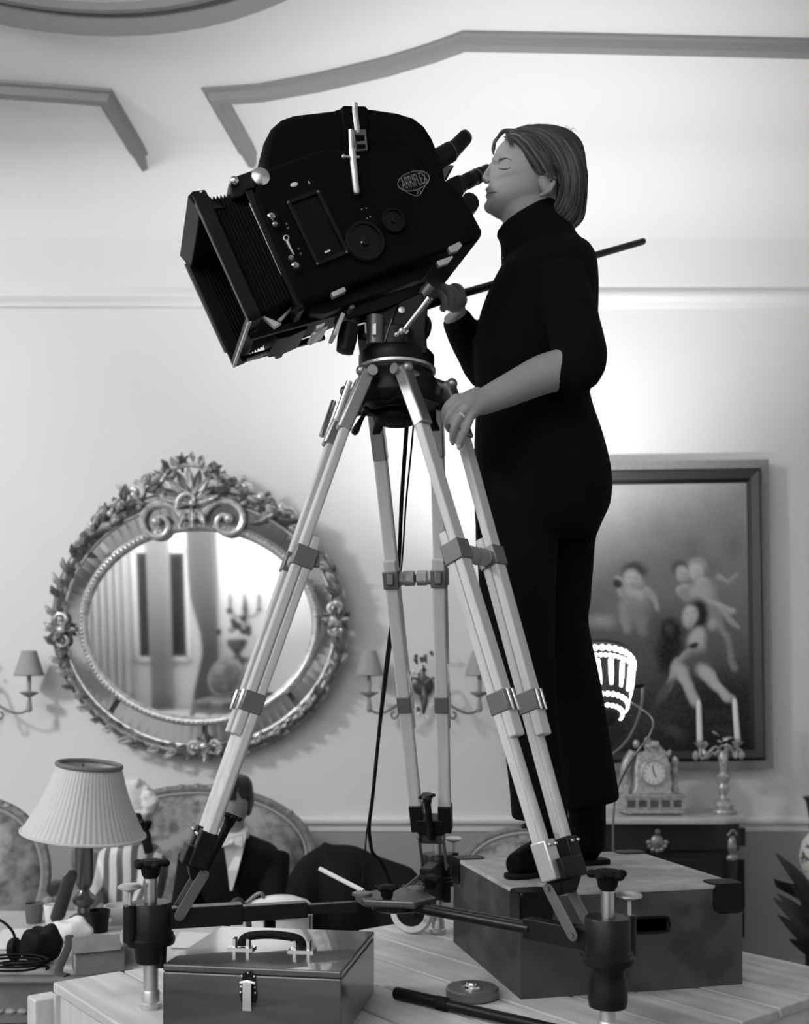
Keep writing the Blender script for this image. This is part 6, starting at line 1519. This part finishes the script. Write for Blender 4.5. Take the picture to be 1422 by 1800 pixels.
for k in range(3):
    a = 2 * PI * k / 3 + .5; MB().tube([V((pb.x, pb.y, .45)), V((pb.x + .35 * math.cos(a), pb.y + .35 * math.sin(a), .012))], .009, 8).build('stand_leg', M_alu, fl)
cbp = [fpt(.2, .10, .01), P(1146, 1262, YF), P(1142, 1292, YF), P(1118, 1325, YF), P(1088, 1380, pb.y), P(1078, 1440, pb.y), P(1077, 1600, pb.y), V((pb.x + .03, pb.y, .5)), V((pb.x + .2, pb.y + .1, .02)), V((pb.x + .5, pb.y + .3, .006))]
MB().tube(smooth_path(cbp, 6), .004, 7).build('lamp_cable', M_dull, fl)
lsp = bpy.data.lights.new('film_lamp_bulb', 'SPOT'); lsp.energy = 205; lsp.spot_size = math.radians(90); lsp.spot_blend = 1.0; lsp.shadow_soft_size = .08
lso = bpy.data.objects.new('film_lamp_bulb', lsp); COL.objects.link(lso); lso.parent = fl; lso.location = fc + fax * .262 - ORG[fl.name]; lso.rotation_euler = fax.to_track_quat('-Z', 'Y').to_euler()
lso.rotation_euler = (-fax).to_track_quat('Z', 'Y').to_euler()

# ------------------------------------------------------------------ vase and dark plant at the right
yv = 4.35; vx = P(1440, 1500, yv).x
ped = root('pedestal', V((vx, yv, 0)), 'dark turned pedestal under the porcelain vase', 'pedestal')
MB().lathe([(.20, 0), (.20, .04), (.10, .08), (.06, .14), (.055, .5), (.09, .58), (.07, .64), (.18, .70), (.19, .74), (.001, .74)], V((vx, yv, 0)), n=28).build('column', M_ebon, ped, ang=50)
vz = root('porcelain_vase', V((vx, yv, .74)), 'pale spotted porcelain vase with a dark metal neck', 'vase')
MB().lathe([(.05, 0), (.055, .01), (.075, .05), (.085, .10), (.072, .16), (.045, .20), (.035, .215), (.001, .215)], V((vx, yv, .74)), n=26).build('body', mat('spotted_porcelain', .62, .25, patch=(26, .12, .58, .62)), vz)
MB().lathe([(.037, .21), (.045, .225), (.04, .25), (.055, .34), (.07, .36), (.06, .36), (.03, .24), (.001, .24)], V((vx, yv, .74)), n=20).build('neck', M_bronze, vz)
yp = 3.75; pxx = P(1478, 1600, yp).x
plt = root('potted_plant', V((pxx, yp, 0)), 'dark broad-leaved potted plant against the wall corner', 'plant')
MB().lathe([(.10, 0), (.11, .01), (.15, .28), (.16, .30), (.14, .30), (.12, .26), (.001, .26)], V((pxx, yp, 0)), n=24).build('pot', M_ebon, plt)
rr = random.Random(21); M_leafd = mat('dark_leaf', .015, .45)
for i in range(34):
    a = rr.uniform(0, 2 * PI); z0 = rr.uniform(.28, .45); L = rr.uniform(.14, .24); up = rr.uniform(.30, .60)
    b = V((pxx, yp, z0)); tip = b + V((math.cos(a) * L, math.sin(a) * L, up)); mid = b.lerp(tip, .5) + V((math.cos(a) * -.03, 0, .06))
    MB().tube(smooth_path([b, mid, tip], 5), [.004, .016, .036, .026, .002], 6, flat=.15).build('leaf', M_leafd, plt)

# ------------------------------------------------------------------ the far end of the room, seen only in the mirror
def refl(x, y, Yb):
    """photo pixel in the mirror -> point on the plane Y = Yb behind the photographer"""
    o = V((0, 0, EZ)); d = P(x, y, 1) - o; t = (mc - o).dot(mn) / d.dot(mn); h = o + d * t; r = d - mn * (2 * d.dot(mn)); k = (Yb - h.y) / r.y; return h + r * k
a, b = refl(236, 968, YB + .02), refl(334, 1158, YB + .02)
xw0, xw1 = min(a.x, b.x), max(a.x, b.x); zw0, zw1 = max(.35, min(a.z, b.z)), max(a.z, b.z)
wnd = MB(); fw_ = .06
wob = root('window_1', V(((xw0 + xw1) / 2, YB, zw0)), '', ''); del wob['label']; del wob['category']; wob['kind'] = 'structure'
for (p, q) in ((V((xw0, YB + .03, zw0)), V((xw0, YB + .03, zw1))), (V((xw1, YB + .03, zw0)), V((xw1, YB + .03, zw1))), (V((xw0, YB + .03, zw0)), V((xw1, YB + .03, zw0))), (V((xw0, YB + .03, zw1)), V((xw1, YB + .03, zw1))), (V(((xw0 + xw1) / 2, YB + .03, zw0)), V(((xw0 + xw1) / 2, YB + .03, zw1)))):
    MB().bar(p, q, .07, .06, (0, 1, 0)).build('window_bar', M_plaster, wob, smooth=False)
for k in range(2):
    xa, xb = xw0 + (xw1 - xw0) * k / 2 + .035, xw0 + (xw1 - xw0) * (k + 1) / 2 - .035
    MB().box(((xa + xb) / 2, YB + .012, (zw0 + zw1) / 2), ((xb - xa) / 2, .006, (zw1 - zw0) / 2 - .03)).build('pane', mat('night_glass', .03, .1), wob, smooth=False)
tag(MB().box((-2.9, -3.1, .006), (2.2, 2.0, .006)).build('bounce_rug', mat('bounce_rug', .55, .95, noise=(9, .12)), None, smooth=False), 'large pale rug added to brighten the mirrored floor', 'rug')  # added rug: brightens the mirrored floor and bounces light into the back room
def curtain(x0, x1, z0, z1, m, label, y, tie=0.0):
    n = 90; b_ = MB(); rows = []
    for r in range(13):
        t = r / 12; z = z1 + (z0 - z1) * t; row = []
        sq = 1 - tie * math.exp(-((t - .72) / .16) ** 2)
        for i in range(n + 1):
            u = i / n; x = x0 + (x1 - x0) * (1 - (1 - u) * sq); row.append(V((x, y + .075 * math.sin(u * 2 * PI * 7) * sq, z)))
        rows.append(row)
    vs = [p for r in rows for p in r]; N = n + 1
    fs = [(r * N + i, r * N + i + 1, (r + 1) * N + i + 1, (r + 1) * N + i) for r in range(12) for i in range(n)]
    b_.add(vs, fs); o = b_.build('curtain', m, None); md = o.modifiers.new('s', 'SOLIDIFY'); md.thickness = .006; return tag(o, label, 'curtain', 'curtains at the far window')
M_cur = mat('heavy_curtain', .30, .85); M_sheer = mat('sheer_curtain', .52, .9)
c1, c2 = refl(330, 935, YB + .16), refl(386, 1185, YB + .16)
curtain(min(c1.x, c2.x), max(c1.x, c2.x), .02, 3.5, M_cur, 'heavy curtain beside the far wall light, seen in the mirror', YB + .22, .45)
s1, s2 = refl(170, 935, YB + .12), refl(238, 1160, YB + .12)
curtain(min(s1.x, s2.x) - .3, max(s1.x, s2.x), .02, 3.5, M_sheer, 'pale curtain on the wall side of the far window, seen in the mirror', YB + .22)
s3 = refl(262, 1000, YB + .12).x; s4 = refl(300, 1000, YB + .12).x
curtain(min(s3, s4), max(s3, s4), .02, 3.3, M_sheer, 'narrow pale curtain hanging in the middle of the far window', YB + .20)
MB_ = MB().tube([V((xw0 - 1.0, YB + .22, 3.53)), V((xw1 + 1.2, YB + .22, 3.53))], .022, 10); rod = tag(MB_.build('curtain_rod', M_bronze, None), 'curtain rod over the far window, seen in the mirror', 'rod')
for xx in (xw0 - .9, xw1 + 1.1): pass
sc_ = refl(430, 1068, YB + .1); far = root('candle_sconce', V((sc_.x, YB, sc_.z - .3)), 'three-candle wall light seen reflected in the mirror', 'wall light')
MB().tube([V((sc_.x, YB + .02, sc_.z - .3)), V((sc_.x, YB + .06, sc_.z)), V((sc_.x, YB + .06, sc_.z + .12))], [.01, .04, .02], 10).build('stem', M_bronze, far)
for s in (-1, 0, 1):
    MB().tube(smooth_path([V((sc_.x, YB + .06, sc_.z - .1)), V((sc_.x + s * .12, YB + .1, sc_.z - .14)), V((sc_.x + s * .22, YB + .1, sc_.z - .02))], 4), .012, 7).build('arm', M_bronze, far)
    MB().lathe([(.03, -.02), (.05, 0), (.02, .01), (.016, .22), (.001, .22)], V((sc_.x + s * .22, YB + .1, sc_.z - .02)), n=12).build('candle_tube', M_bronze, far)
ch_ = refl(392, 1228, -2.6); ch_z = ch_.z
oval_seat('side_chair', (ch_.x, -2.9), .50, .98, math.radians(200), 'oval-backed chair seen only in the mirror', 'chair', 'oval-backed chairs', arms=False, m=M_tapd, depth=.48)
ur = refl(418, 1160, YB + .5); urn = root('urn_stand', V((ur.x, YB + .5, 0)), 'urn of flowers on a column, seen only in the mirror', 'urn')
MB().lathe([(.2, .011), (.2, .05), (.12, .08), (.11, .75), (.18, .8), (.18, .84), (.001, .84)], V((ur.x, YB + .5, 0)), n=24).build('column', M_ebon, urn)
MB().lathe([(.07, .84), (.08, .86), (.04, .9), (.14, 1.02), (.16, 1.1), (.13, 1.12), (.001, 1.12)], V((ur.x, YB + .5, 0)), n=22).build('urn', M_bronze, urn)
rr = random.Random(31)
for i in range(16): MB().sphere(V((ur.x + rr.gauss(0, .1), YB + .5 + rr.gauss(0, .06), 1.2 + abs(rr.gauss(0, .12)))), (.05, .05, .05), 8, 6).build('flower', M_leafd if i % 3 else M_ormolu, urn)
